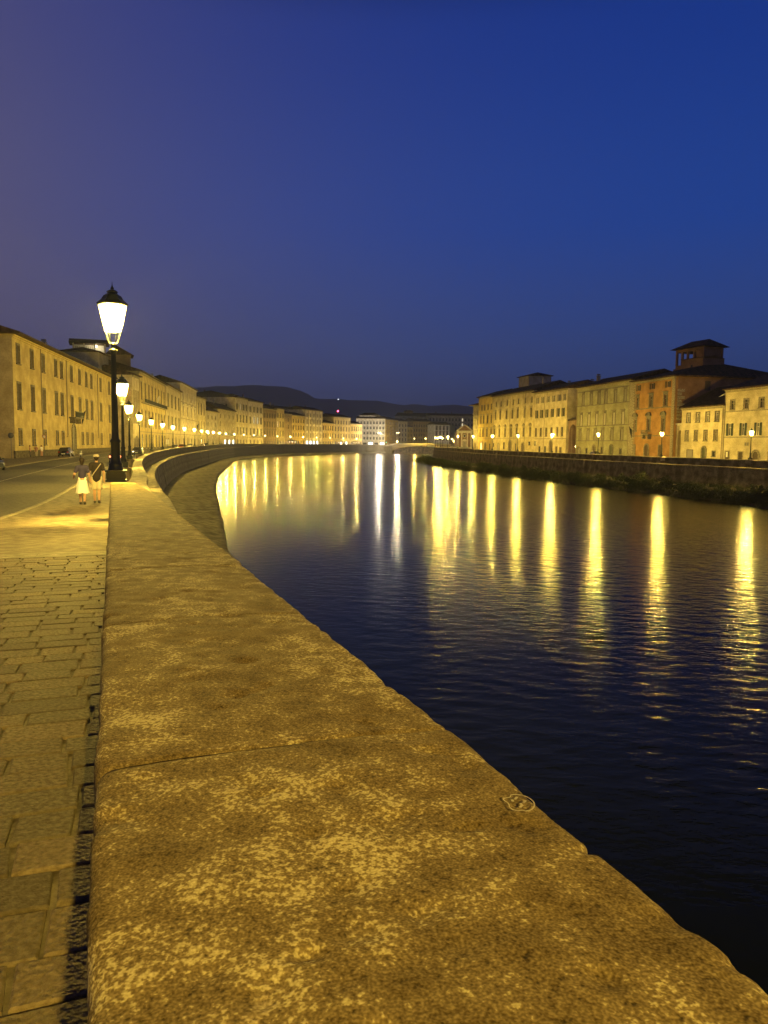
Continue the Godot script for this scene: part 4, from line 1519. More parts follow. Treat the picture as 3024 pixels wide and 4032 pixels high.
func build_far_houses() -> void:
	# fronts across the square at the head of the bridge
	var dz := 2.2
	var plain := func(n: int, fl: int, g0: float, fh: float, w: float, e: Dictionary) -> Array:
		var rows := []
		for f in fl:
			rows.append(row(g0 + f * fh, fh * 0.58, w, spread(n, 0.6), e))
		return rows
	var at := func(x: float, d: float) -> Vector2: return Vector2(px(x) * d, d)
	var W := house("white_office", "wide white office block with square top windows and a lit green-blue ground floor", at.call(1400, 650), at.call(1513, 650), dz, 23.2, 18, "white", plain.call(9, 4, 5.6, 4.3, 1.7, {"frame": "frame_pale"}), [[0.12, "shop", 3.2, 3.2, "white_glow"], [0.3, "shop", 3.2, 3.2, "pane"], [0.5, "shop", 3.2, 3.2, "white_glow"], [0.7, "shop", 3.2, 3.2, "pane"], [0.9, "shop", 3.2, 3.2, "white_glow"]], {"over": 1.2, "rise": 0.22, "trim": "white_trim", "cornice_as": "white_trim", "courses": [5.0], "roof_room": [0.45, 0.5, 17.0, 8.0, 1.2, 1.6, "white"]})
	house("yellow_return", "yellow return front joined to the right of the white office block", at.call(1513.5, 650.5), at.call(1563, 684), dz, 23.0, 14, "gold", plain.call(4, 4, 5.6, 4.3, 2.0, {"sur": 1}), [[0.3, "shop", 3.0, 3.2, "pane"], [0.7, "arch", 2.2, 3.4]], {"over": 1.0, "courses": [5.0]})
	house("pale_corner_house", "pale house right of the yellow return with a balcony strip", at.call(1563.5, 690), at.call(1600, 700), dz, 22.6, 14, "sand", plain.call(3, 4, 5.0, 4.2, 1.3, {"sh": 2, "sur": 1}), [[0.5, "arch", 2.0, 3.2]], {"courses": [4.6, 9.0]})
	house("small_gold_house", "small gold house with a lit awning between the pale house and the long brown front", at.call(1600.5, 704), at.call(1621, 710), dz, 18.0, 12, "gold", plain.call(3, 3, 4.8, 4.1, 1.0, {"sh": 2}), [[0.5, "shop", 3.0, 2.8, "pane"]], {})
	house("long_brown_front", "long brown-gold house with arched door above the middle of the bridge", at.call(1621.5, 712), at.call(1690, 722), dz, 23.2, 16, "brown", plain.call(7, 4, 5.0, 4.3, 1.4, {"sh": 2, "sur": 1}), [[0.5, "arch", 2.4, 4.0], [0.2, "door", 1.8, 3.0], [0.8, "door", 1.8, 3.0]], {"courses": [4.6, 9.2], "over": 1.1, "chimneys": [[0.3, 0.4], [0.8, 0.4]]})
	house("little_brown_house", "little brown house before the white house beyond the bridge", at.call(1690.5, 728), at.call(1711, 730), dz, 17.5, 10, "brown", plain.call(2, 3, 4.6, 4.0, 1.1, {}), [], {})
	house("white_arched_house", "white house with arched upper windows left of the church beyond the bridge", at.call(1706, 700), at.call(1765, 706), dz, 20.2, 14, "white", plain.call(4, 3, 6.0, 4.6, 1.6, {"sur": 4, "trim": "grey_trim"}), [[0.5, "door", 2.0, 3.0]], {"over": 1.0})
	house("yellow_side_house", "yellow side front joined to the white arched house", at.call(1765.5, 706.5), at.call(1785, 735), dz, 19.8, 12, "ochre", plain.call(4, 3, 6.0, 4.6, 1.3, {}), [], {})
	house("distant_long_block", "long grey block with many small windows rising behind the white arched house", at.call(1682, 760), at.call(1860, 768), dz, 30.5, 16, "grey", plain.call(14, 5, 6.0, 4.8, 1.4, {"lit": [10]}), [], {"over": 1.0, "rise": 0.25, "chimneys": [[0.2, 0.5], [0.55, 0.5]]})
	house("hillside_block", "grey-brown block with a gabled end above the pale corner house", at.call(1572, 760), at.call(1690, 772), dz, 30.0, 14, "grey", plain.call(6, 4, 8.0, 5.0, 1.3, {}), [], {"rise": 0.4, "roof_room": [0.35, 0.5, 8, 5, 2.0, 2.6, "brown"]})
	house("backdrop_block", "dark roofed block behind the gridded house on the left bank", Vector2(-92, 560), Vector2(-55, 640), dz, 28.0, 14, "grey", plain.call(6, 4, 6.0, 4.8, 1.3, {}), [], {"rise": 0.3, "chimneys": [[0.3, 0.3], [0.6, 0.4]]})
	house("backdrop_terrace", "dark terrace of roofs behind the brown palace on the left bank", Vector2(-104, 470), Vector2(-93, 545), dz, 29.0, 14, "grey", plain.call(6, 4, 6.0, 4.8, 1.3, {}), [], {"rise": 0.25, "roof_room": [0.7, 0.5, 8, 6, 2.0, 2.6, "grey"]})
	house("backdrop_villa", "dim house showing its roof above the yellow houses behind the palace", Vector2(-80, 225), Vector2(-92, 300), dz, 21.5, 12, "grey", plain.call(6, 3, 6.0, 4.8, 1.3, {}), [], {"rise": 0.35, "chimneys": [[0.3, 0.3], [0.6, 0.4]]})
	church()

func church() -> void:
	var d := 580.0
	var x0 := px(1796) * d
	var x1 := px(1853) * d
	var L := x1 - x0
	var o := thing("church", "small brick church front with white pilasters, pediment and round window beyond the bridge", "church", P(x0, d, EYE - 2.0))
	var b := Bag.new()
	b.box(Vector3(0, -1, -16), Vector3(L, 11.2, 0))
	part("wall", b.done(), M.wall_brick, o)
	for f in [0.05, 0.30, 0.70, 0.95]:
		var q := Bag.new()
		q.box(Vector3(f * L - 0.55, 0, -0.02), Vector3(f * L + 0.55, 0.9, 0.32))
		q.box(Vector3(f * L - 0.42, 0.9, -0.02), Vector3(f * L + 0.42, 10.0, 0.24))
		q.box(Vector3(f * L - 0.58, 10.0, -0.02), Vector3(f * L + 0.58, 10.7, 0.34))
		part("pilaster", q.done(), M.white_trim, o)
	var e := Bag.new()
	e.box(Vector3(-0.3, 10.7, -0.5), Vector3(L + 0.3, 12.0, 0.42))
	e.box(Vector3(-0.7, 12.0, -0.8), Vector3(L + 0.7, 12.5, 0.9))
	part("entablature", e.done(), M.white_trim, o)
	var p := Bag.new()
	p.prism([Vector2(-0.2, 12.5), Vector2(L + 0.2, 12.5), Vector2(L / 2, 16.6)], -0.8, 0.1)
	part("pediment", p.done(), M.wall_brick, o)
	var g := Bag.new()
	g.prism([Vector2(-0.9, 12.5), Vector2(0.5, 12.5), Vector2(L / 2, 16.5), Vector2(L / 2, 17.3)], -0.8, 0.9)
	g.prism([Vector2(L + 0.9, 12.5), Vector2(L / 2, 17.3), Vector2(L / 2, 16.5), Vector2(L - 0.5, 12.5)], -0.8, 0.9)
	part("pediment_cornice", g.done(), M.white_trim, o)
	var ring := Bag.new()
	for k in 16:
		var a0 := TAU * k / 16
		var a1 := TAU * (k + 1) / 16
		var c := Vector2(L / 2, 8.6)
		ring.prism([c + Vector2(cos(a0), sin(a0)) * 0.9, c + Vector2(cos(a0), sin(a0)) * 1.25, c + Vector2(cos(a1), sin(a1)) * 1.25, c + Vector2(cos(a1), sin(a1)) * 0.9], -0.02, 0.2)
	part("round_window_frame", ring.done(), M.white_trim, o)
	var disc := Bag.new()
	var pts := []
	for k in 16:
		pts.append(Vector2(L / 2, 8.6) + Vector2(cos(TAU * k / 16), sin(TAU * k / 16)) * 0.92)
	disc.prism(pts, -0.2, 0.03)
	part("round_window", disc.done(), M.pane, o)
	var dr := part("door", arch_leaf_mesh(2.2, 4.6), M.door_grey, o, Vector3(L / 2, 0, 0.0))
	part("surround", surround_mesh(2.2, 4.6, 3, 0.35), M.white_trim, dr)
	var r := Bag.new()
	r.prism([Vector2(-0.6, 11.3), Vector2(L + 0.6, 11.3), Vector2(L / 2, 15.6)], -16.5, -0.9)
	part("roof", r.done(), M.roof, o)

func right_front(t: float, off := 0.0) -> Vector2:
	var d := 95.3 / (t + 0.209)
	return Vector2(t * d, d)

func build_right_houses() -> void:
	var ends := func(xa: float, xb: float) -> Array: return [right_front(px(xa)), right_front(px(xb))]
	var fx := func(e: Array, xs: Array) -> Array:
		# pixel columns of the photograph to fractions along the front
		var out := []
		for x in xs:
			var p := right_front(px(x))
			out.append((p - e[0]).length() / (e[1] - e[0]).length())
		return out
	# z5 columns: 1800 + .3014 z ; z6: 2200 + .2712 z ; z7: 2574 + .2712 z
	var z5 := func(zs: Array) -> Array: return zs.map(func(z): return 1800.0 + z * 0.3014)
	var z6 := func(zs: Array) -> Array: return zs.map(func(z): return 2200.0 + z * 0.2712)
	var z7 := func(zs: Array) -> Array: return zs.map(func(z): return 2574.0 + z * 0.2712)
	var e: Array = ends.call(1857, 1877)
	house("end_house", "narrow dark end house with wide eaves next to the church", e[0], e[1], 2.3, 17.0, 14, "grey", [row(5.6, 2.6, 1.0, spread(3)), row(9.6, 2.4, 1.0, spread(3)), row(13.2, 2.0, 1.0, spread(3))], [[0.5, "arch", 1.8, 3.2]], {"over": 2.0, "rise": 0.25})
	e = ends.call(1877.5, 1932.5)
	house("mustard_house", "mustard-brown four-storey house second in the right bank row", e[0], e[1], 2.4, 19.8, 14, "gold", [
		row(15.0, 1.9, 1.2, fx.call(e, z5.call([300, 335, 380, 425])), {"sh": 2, "sur": 1}),
		row(10.2, 2.8, 1.2, fx.call(e, z5.call([290, 325, 375, 425])), {"sh": 2, "sur": 2}),
		row(5.4, 2.8, 1.2, fx.call(e, z5.call([285, 320, 370, 425])), {"sh": 2, "sur": 2})],
		[[0.25, "arch", 1.8, 3.4, "warm_window"], [0.55, "arch", 1.8, 3.2], [0.85, "door", 1.4, 2.8]], {"courses": [4.6], "over": 1.0, "pipes": [0.98]})
	e = ends.call(1933, 2096.5)
	house("pedimented_house", "long yellow house with arched and triangular window pediments and a stone portal", e[0], e[1], 2.5, 19.3, 16, "sand", [
		row(15.8, 1.6, 0.9, fx.call(e, z5.call([485, 550, 630, 705, 772, 860, 945])), {"sur": 1, "t": 0.12}),
		row(11.3, 2.8, 1.2, fx.call(e, z5.call([478, 540, 620, 697, 765, 855, 940])), {"sur": 2, "sh": 2, "shut": "shutter_brown"}),
		row(5.3, 2.8, 1.15, fx.call(e, z5.call([470, 532, 607, 685, 757, 848, 933])), {"peds": [4, 3, 4, 3, 4, 3, 4], "sh": 2, "shut": "shutter_brown", "sur": 3, "trim": "trim"})],
		[[fx.call(e, z5.call([462]))[0], "window", 0.9, 1.2, "pane", 1.9], [fx.call(e, z5.call([525]))[0], "arch", 1.8, 3.0, "door_grey"], [fx.call(e, z5.call([597]))[0], "window", 1.0, 2.2, "pane", 1.2], [fx.call(e, z5.call([675]))[0], "arch", 2.2, 4.0], [fx.call(e, z5.call([750]))[0], "door", 1.2, 3.0], [fx.call(e, z5.call([842]))[0], "arch", 2.2, 3.2], [fx.call(e, z5.call([925]))[0], "window", 1.2, 1.0, "pane", 2.6]],
		{"courses": [4.7], "over": 1.1, "pipes": [0.03, 0.45, 0.80], "plinth": 0.5, "rise": 0.34, "roof_room": [0.22, 0.75, 9.2, 8.0, 2.5, 4.2, "grey"], "chimneys": [[0.72, 0.45]]})
	e = ends.call(2097, 2222)
	house("green_shuttered_house", "pale yellow house with dark green open shutters beside the brick passage", e[0], e[1], 2.7, 18.6, 12, "cream", [
		row(15.3, 1.8, 1.0, fx.call(e, z5.call([1020, 1083, 1157, 1227, 1298, 1368])), {"sh": 1, "shut": "shutter_grey", "frame": "frame_pale"}),
		row(10.9, 2.4, 1.0, fx.call(e, z5.call([1013, 1077, 1145, 1215, 1290, 1355])), {"sh": 1, "shut": "shutter_green"}),
		row(5.4, 2.5, 1.1, fx.call(e, z5.call([1007, 1070, 1140, 1210, 1285, 1348])), {"sh": 2, "shut": "shutter_brown", "sur": 1, "t": 0.14})],
		[[fx.call(e, z5.call([1002]))[0], "window", 0.9, 1.2, "pane", 2.7], [fx.call(e, z5.call([1060]))[0], "window", 1.0, 1.6, "pane", 0.8], [fx.call(e, z5.call([1133]))[0], "window", 1.1, 1.8, "pane", 0.6], [fx.call(e, z5.call([1207]))[0], "arch", 1.9, 4.2], [fx.call(e, z5.call([1280]))[0], "door", 1.2, 2.4], [fx.call(e, z5.call([1333]))[0], "door", 1.3, 2.2]],
		{"courses": [4.6], "over": 1.2, "pipes": [0.33], "rise": 0.32, "chimneys": [[0.25, 0.7], [0.8, 0.8]]})
	# brick side wall with an arched passage between two houses
	var pa := right_front(px(2222.5))
	var pb := right_front(px(2260.5))
	passage("arched passage with old brick piers between the green-shuttered and the sage house", pa, pb, 2.75, 18.0, "old_brick", true)
	e = ends.call(2261, 2481)
	house("sage_house", "grey-green house of six bays with stone cornices and round attic openings", e[0], e[1], 2.8, 18.2, 15, "sage", [
		row(13.5, 2.8, 1.15, fx.call(e, z6.call([313, 428, 540, 640, 773, 915])), {"sur": 2, "trim": "grey_trim", "sh": 2, "shut": "shutter_grey"}),
		row(8.1, 2.9, 1.15, fx.call(e, z6.call([293, 405, 515, 630, 763, 895])), {"sur": 2, "trim": "grey_trim", "sh": 2, "shut": "shutter_pale"}),
		row(4.35, 2.5, 1.1, fx.call(e, z6.call([283, 398, 500, 610, 743, 885])), {"sur": 2, "trim": "grey_trim", "sh": 2, "shut": "shutter_grey"})],
		[[fx.call(e, z6.call([280]))[0], "arch", 1.5, 2.4, "door_grey"], [fx.call(e, z6.call([385]))[0], "window", 0.8, 1.3, "pane", 0.9], [fx.call(e, z6.call([490]))[0], "arch", 1.3, 2.9], [fx.call(e, z6.call([607]))[0], "window", 1.0, 1.9, "pane", 0.6], [fx.call(e, z6.call([740]))[0], "arch", 1.3, 3.0, "door_green"], [fx.call(e, z6.call([875]))[0], "window", 0.9, 1.2, "pane", 1.0]],
		{"courses": [4.05, 7.85, 13.15, 16.9], "trim": "grey_trim", "over": 1.1, "pipes": [0.01, 0.52, 0.935], "quoins": [0.965], "rise": 0.30, "chimneys": [[0.1, 0.3], [0.2, 0.75]]})
	e = ends.call(2481.5, 2642)
	var og := house("orange_house", "orange palace with stone window pediments and a balcony over its arched door", e[0], e[1], 2.9, 17.7, 28, "orange", [
		row(15.6, 1.3, 1.1, fx.call(e, z6.call([1100, 1300, 1525])), {"sh": 1, "shut": "shutter_brown", "lit": []}),
		row(11.7, 2.4, 1.15, fx.call(e, z6.call([1090, 1288, 1495])), {"sur": 2, "trim": "grey_trim", "t": 0.3}),
		row(6.4, 2.7, 1.1, fx.call(e, z6.call([1072, 1265, 1475])), {"peds": [4, 4, 4], "sur": 4, "trim": "grey_trim", "t": 0.3})],
		[[fx.call(e, z6.call([1060]))[0], "window", 1.5, 2.3, "shutter_grey", 0.9], [fx.call(e, z6.call([1250]))[0], "arch", 1.5, 3.3], [fx.call(e, z6.call([1450]))[0], "window", 1.4, 2.3, "shutter_brown", 0.9]],
		{"courses": [11.3, 5.2], "trim": "grey_trim", "over": 1.3, "over_b": 1.2, "quoins": [0.0, 0.97], "pipes": [0.06], "rise": 0.26, "hip": 9.0})
	var L: float = (e[1] - e[0]).length()
	var bx: float = fx.call(e, z6.call([1262]))[0] * L
	var bl := Bag.new()
	bl.box(Vector3(bx - 1.5, 5.45, 0), Vector3(bx + 1.5, 5.65, 1.0))
	bl.box(Vector3(bx - 1.5, 6.45, 0.86), Vector3(bx + 1.5, 6.58, 1.0))
	for s in [-1.1, 1.1]:
		bl.prism([Vector2(bx + s - 0.2, 4.6), Vector2(bx + s + 0.2, 4.6), Vector2(bx + s + 0.2, 5.45), Vector2(bx + s - 0.2, 5.45)], 0.0, 0.8)
	var bo := part("balcony", bl.done(), M.grey_trim, og)
	for k in 9:
		var bb := Bag.new()
		bb.lathe([Vector2(0.05, 0), Vector2(0.09, 0.25), Vector2(0.04, 0.5), Vector2(0.06, 0.8)], 8)
		part("baluster", bb.done(), M.grey_trim, bo, Vector3(bx - 1.35 + k * 0.3375, 5.65, 0.93))
	# windows in the receding side wall
	for r in [[14.9, 7.5, 2.0], [11.0, 6.5, 1.5], [11.0, 9.5, 1.5]]:
		var w := part("window", window_frame_mesh(1.3, r5(r[2])), M.frame, og, Vector3(L + 0.15, r[0], -r[1]), PI / 2)
		part("pane", pane_mesh(1.3, r5(r[2])), M.pane, w)
		part("shutter", shutter_mesh(0.65, r5(r[2])), M.shutter_grey if r[0] < 12 else M.shutter_brown, w, Vector3(-0.65, 0, -0.08))
		part("shutter", shutter_mesh(0.65, r5(r[2])), M.shutter_grey if r[0] < 12 else M.shutter_brown, w, Vector3(0.0, 0, -0.08))
	var sw := Bag.new()
	sw.box(Vector3(L + 0.02, -1.0, -27.9), Vector3(L + 0.06, 17.6, -0.6))
	part("brick_side", sw.done(), M.wall_brick, og)
	for k in 9:
		var qn := Bag.new()
		qn.box(Vector3(L + 0.05, 8.5 + k * 0.75, -1.3 - (0.9 if k % 2 == 0 else 0.2)), Vector3(L + 0.13, 9.1 + k * 0.75, -0.5))
		part("quoin_stone", qn.done(), M.trim, og)
	flag("dark cloth hanging from the left middle window of the orange palace", og.to_global(Vector3(fx.call(e, z6.call([1062]))[0] * L, 6.0, 0)), og.rotation.y, "cloth_dark")
	roof_tower(og, L)
	pa = right_front(px(2643))
	pb = right_front(px(2671))
	passage("tall arched alley with peeling plaster between the orange palace and the low yellow house", pa, pb, 2.95, 8.0, "old_brick", false)
	e = ends.call(2672, 2840)
	house("low_yellow_house", "low yellow house with grey-framed windows under a long sloping dark roof", e[0], e[1], 2.95, 10.9, 16, "cream", [
		row(8.0, 1.75, 0.95, fx.call(e, z7.call([460, 595, 735, 870])), {"sur": 1, "trim": "grey_trim", "t": 0.25, "frame": "frame_pale"}),
		row(4.25, 1.9, 0.8, fx.call(e, z7.call([445, 577, 715, 860])), {"sur": 1, "trim": "grey_trim", "t": 0.28})],
		[[fx.call(e, z7.call([500]))[0], "door", 1.8, 2.3, "door_grey"], [fx.call(e, z7.call([703]))[0], "arch", 1.05, 2.9, "door_green"], [fx.call(e, z7.call([845]))[0], "window", 0.75, 0.95, "pane", 1.2]],
		{"over": 0.7, "rise": 0.5, "trim": "grey_trim", "pipes": [0.965], "cornice_as": "trim"})
	e = [right_front(px(2841)), right_front(px(3130))]
	var xs: Array = fx.call(e, z7.call([1085, 1280, 1500, 1740, 1990]))
	var ry := house("right_yellow_house", "cream three-storey house with green open shutters at the right edge", e[0], e[1], 2.95, 13.7, 16, "cream", [
		row(10.0, 1.75, 1.15, xs, {"sur": 1, "trim": "trim", "t": 0.2}),
		row(5.15, 2.3, 1.0, fx.call(e, z7.call([1062, 1255, 1470, 1710, 1960])), {"sh": 1, "shut": "shutter_green", "frame": "frame_pale"})],
		[[fx.call(e, z7.call([1043]))[0], "door", 1.1, 2.2], [fx.call(e, z7.call([1233]))[0], "window", 1.1, 1.6, "shutter_brown", 0.5], [fx.call(e, z7.call([1455]))[0], "arch", 1.5, 2.3], [fx.call(e, z7.call([1670]))[0], "window", 1.2, 1.6, "shutter_brown", 0.5], [fx.call(e, z7.call([1900]))[0], "arch", 1.5, 2.3]],
		{"courses": [9.55, 4.75], "over": 0.9, "rise": 0.32, "pipes": [0.0], "trim": "trim", "chimneys": [[0.35, 0.4]]})
	for k in 2:
		var m := Bag.new()
		m.box(Vector3(-0.18, -0.3, 0), Vector3(0.18, 0.3, 0.12))
		part("utility_box", m.done(), M.shutter_grey, ry, Vector3(fx.call(e, z7.call([1300 + k * 35]))[0] * (e[1] - e[0]).length(), 3.6, 0.0))
	# dormer with a pale arched side between the two roofs
	var dm := thing("roof_dormer", "pale rooftop dormer with an arched opening between the low and the cream yellow house", "building", P(66.2, 151.5, EYE - 2.95 + 11.2), ry.rotation.y)
	var db := Bag.new()
	db.box(Vector3(-1.4, -1.5, -5), Vector3(0.6, 2.0, -1.0))
	part("wall", db.done(), M.wall_white, dm)
	var al := part("opening", arch_leaf_mesh(0.9, 1.6), M.pane, dm, Vector3(-0.4, 0.1, -0.99))
	part("surround", arch_mesh(0.9, 1.6, 0.12), M.trim, al)
	var dr := Bag.new()
	dr.quad(Vector3(-2.6, 1.7, -0.4), Vector3(3.6, 3.6, -0.4), Vector3(3.6, 3.6, -6), Vector3(-2.6, 1.7, -6))
	dr.quad(Vector3(-2.6, 1.5, -6), Vector3(3.6, 3.4, -6), Vector3(3.6, 3.4, -0.4), Vector3(-2.6, 1.5, -0.4))
	dr.quad(Vector3(-2.6, 1.5, -0.4), Vector3(3.6, 3.4, -0.4), Vector3(3.6, 3.6, -0.4), Vector3(-2.6, 1.7, -0.4))
	part("sloping_roof", dr.done(), M.wall_white, dm)
	# rear block with a lit window, in the gap right of the brick side
	house("rear_block", "dark rear block with a bright lit window and wall lamp behind the low yellow house", Vector2(74.6, 178.0), Vector2(92.0, 174.0), 3.0, 17.2, 12, "brick", [row(14.0, 2.4, 1.3, [0.12, 0.5], {"lit": [0], "lit_as": "white_glow"})], [], {"over": 1.0, "rise": 0.3, "chimneys": [[0.5, 0.3]], "cornice": false})
	house("rear_roofs", "long dark roof running behind the cream house at the right edge", Vector2(92.0, 172), Vector2(118, 150), 3.0, 18.5, 14, "grey", [row(14.0, 2.0, 1.1, [0.3, 0.7])], [], {"over": 1.0, "rise": 0.3, "cornice": false})

func roof_tower(og: Node3D, L: float) -> void:
	var o := thing("roof_tower", "brown rooftop tower with an open-arched loggia and a hip roof on the orange palace", "tower", og.to_global(Vector3(5.9, 17.6, -12.0)), og.rotation.y + deg_to_rad(10))
	var b := Bag.new()
	b.box(Vector3(-1.2, 0, -3), Vector3(5.0, 5.0, 3.2))
	part("lower_room", b.done(), M.wall_brick, o)
	var s := Bag.new()
	s.quad(Vector3(-1.6, 5.0, 3.6), Vector3(5.4, 5.0, 3.6), Vector3(5.4, 6.0, -3), Vector3(-1.6, 6.0, -3))
	s.quad(Vector3(-1.6, 4.98, 3.6), Vector3(-1.6, 4.98, -3), Vector3(5.4, 4.98, -3), Vector3(5.4, 4.98, 3.6))
	s.quad(Vector3(-1.6, 4.98, 3.6), Vector3(5.4, 4.98, 3.6), Vector3(5.4, 5.0, 3.6), Vector3(-1.6, 5.0, 3.6))
	part("lean_to_roof", s.done(), M.roof, o)
	var wq := Bag.new()
	wq.box(Vector3(-0.3, -0.35, 0), Vector3(0.3, 0.35, 0.05))
	part("window", wq.done(), M.pane, o, Vector3(1.8, 3.2, 3.18))
	var u := Bag.new()
	u.box(Vector3(-5.0, 0, -4), Vector3(-1.25, 3.2, 2.2))
	u.box(Vector3(-5.0, 3.2, -4), Vector3(3.6, 4.0, 1.6))
	part("loggia_base", u.done(), M.wall_brick, o)
	for p in [[-4.8, 1.4], [-3.1, 1.4], [-1.4, 1.4], [0.6, 1.4], [-4.8, -3.8], [-1.4, -3.8], [3.4, -3.8], [3.4, 1.4]]:
		var q := Bag.new()
		q.box(Vector3(p[0] - 0.22, 4.0, p[1] - 0.22), Vector3(p[0] + 0.22, 7.3, p[1] + 0.22))
		part("pier", q.done(), M.wall_brick, o)
	var w := Bag.new()
	w.box(Vector3(0.6, 4.0, -3.8), Vector3(3.4, 7.3, 1.2))
	w.box(Vector3(-5.0, 6.9, -4.0), Vector3(3.6, 7.6, 1.6))
	part("upper_wall", w.done(), M.wall_brick, o)
	var r := Bag.new()
	var H := 7.6
	var A := Vector3(-6.0, H, 2.6)
	var B := Vector3(4.6, H, 2.6)
	var C := Vector3(4.6, H, -5.0)
	var D := Vector3(-6.0, H, -5.0)
	var ra := Vector3(-3.2, H + 1.9, -1.2)
	var rb := Vector3(2.2, H + 1.9, -1.2)
	r.quad(A, B, rb, ra)
	r.quad(C, D, ra, rb)
	r.tri(B, C, rb)
	r.tri(D, A, ra)
	r.quad(A, D, C, B)
	part("hip_roof", r.done(), M.roof, o)

func passage(label: String, p0: Vector2, p1: Vector2, drop: float, H: float, wall: String, tall: bool) -> void:
	var u := p1 - p0
	var L := u.length()
	u /= L
	var o := thing("passage", label, "passage", P(p0.x, p0.y, EYE - drop), atan2(u.y, u.x))
	var w := L - 0.9
	var s := 6.0 if tall else 5.6
	var b := Bag.new()
	b.box(Vector3(0, -1, -3.0), Vector3(0.45, s, -0.6))
	b.box(Vector3(L - 0.45, -1, -3.0), Vector3(L, s, -0.6))
	var n := 12
	var r := w / 2
	var top := s + r + 1.1
	for k in n:
		var a0 := PI - PI * k / n
		var a1 := PI - PI * (k + 1) / n
		var q0 := Vector2(L / 2 + cos(a0) * r, s + sin(a0) * r)
		var q1 := Vector2(L / 2 + cos(a1) * r, s + sin(a1) * r)
		b.prism([q0, q1, Vector2(q1.x, top), Vector2(q0.x, top)], -3.0, -0.6)
	b.box(Vector3(0, s, -3.0), Vector3(0.45, top, -0.6))
	b.box(Vector3(L - 0.45, s, -3.0), Vector3(L, top, -0.6))
	part("arch", b.done(), M["wall_" + wall] if tall else M.wall_cream, o)
	var c := Bag.new()
	c.box(Vector3(-0.1, top, -3.1), Vector3(L + 0.1, top + 0.35, -0.4))
	part("coping", c.done(), M.roof if tall else M.white_trim, o)
	var k := Bag.new()
	k.box(Vector3(0, -1, -12.0), Vector3(L, H if tall else top + 0.3, -11.4))
	part("rear_wall", k.done(), M["wall_" + wall], o)
	if tall:
		var f := Bag.new()
		f.box(Vector3(0.0, -1, -11.0), Vector3(0.3, H, -3.1))
		f.box(Vector3(L - 0.3, -1, -11.0), Vector3(L, H, -3.1))
		part("side_wall", f.done(), M["wall_" + wall], o)
		var lg := Bag.new()
		lg.lathe([Vector2(0.03, -0.2), Vector2(0.14, -0.1), Vector2(0.16, 0.08), Vector2(0.05, 0.2)], 10)
		var g := part("wall_lamp", lg.done(), M.lamp_glow, o, Vector3(L - 0.7, 2.6, -0.4))
		lamp_light(g, Vector3.ZERO, 1.5, Color(1.0, 0.75, 0.4), 0.1)
	var d := Bag.new()
	d.tube(Vector3(L * 0.42, 0.2, -0.45), Vector3(L * 0.42, top - 0.2, -0.45), 0.07, 0.07, 8)
	part("downpipe", d.done(), M.frame, o)

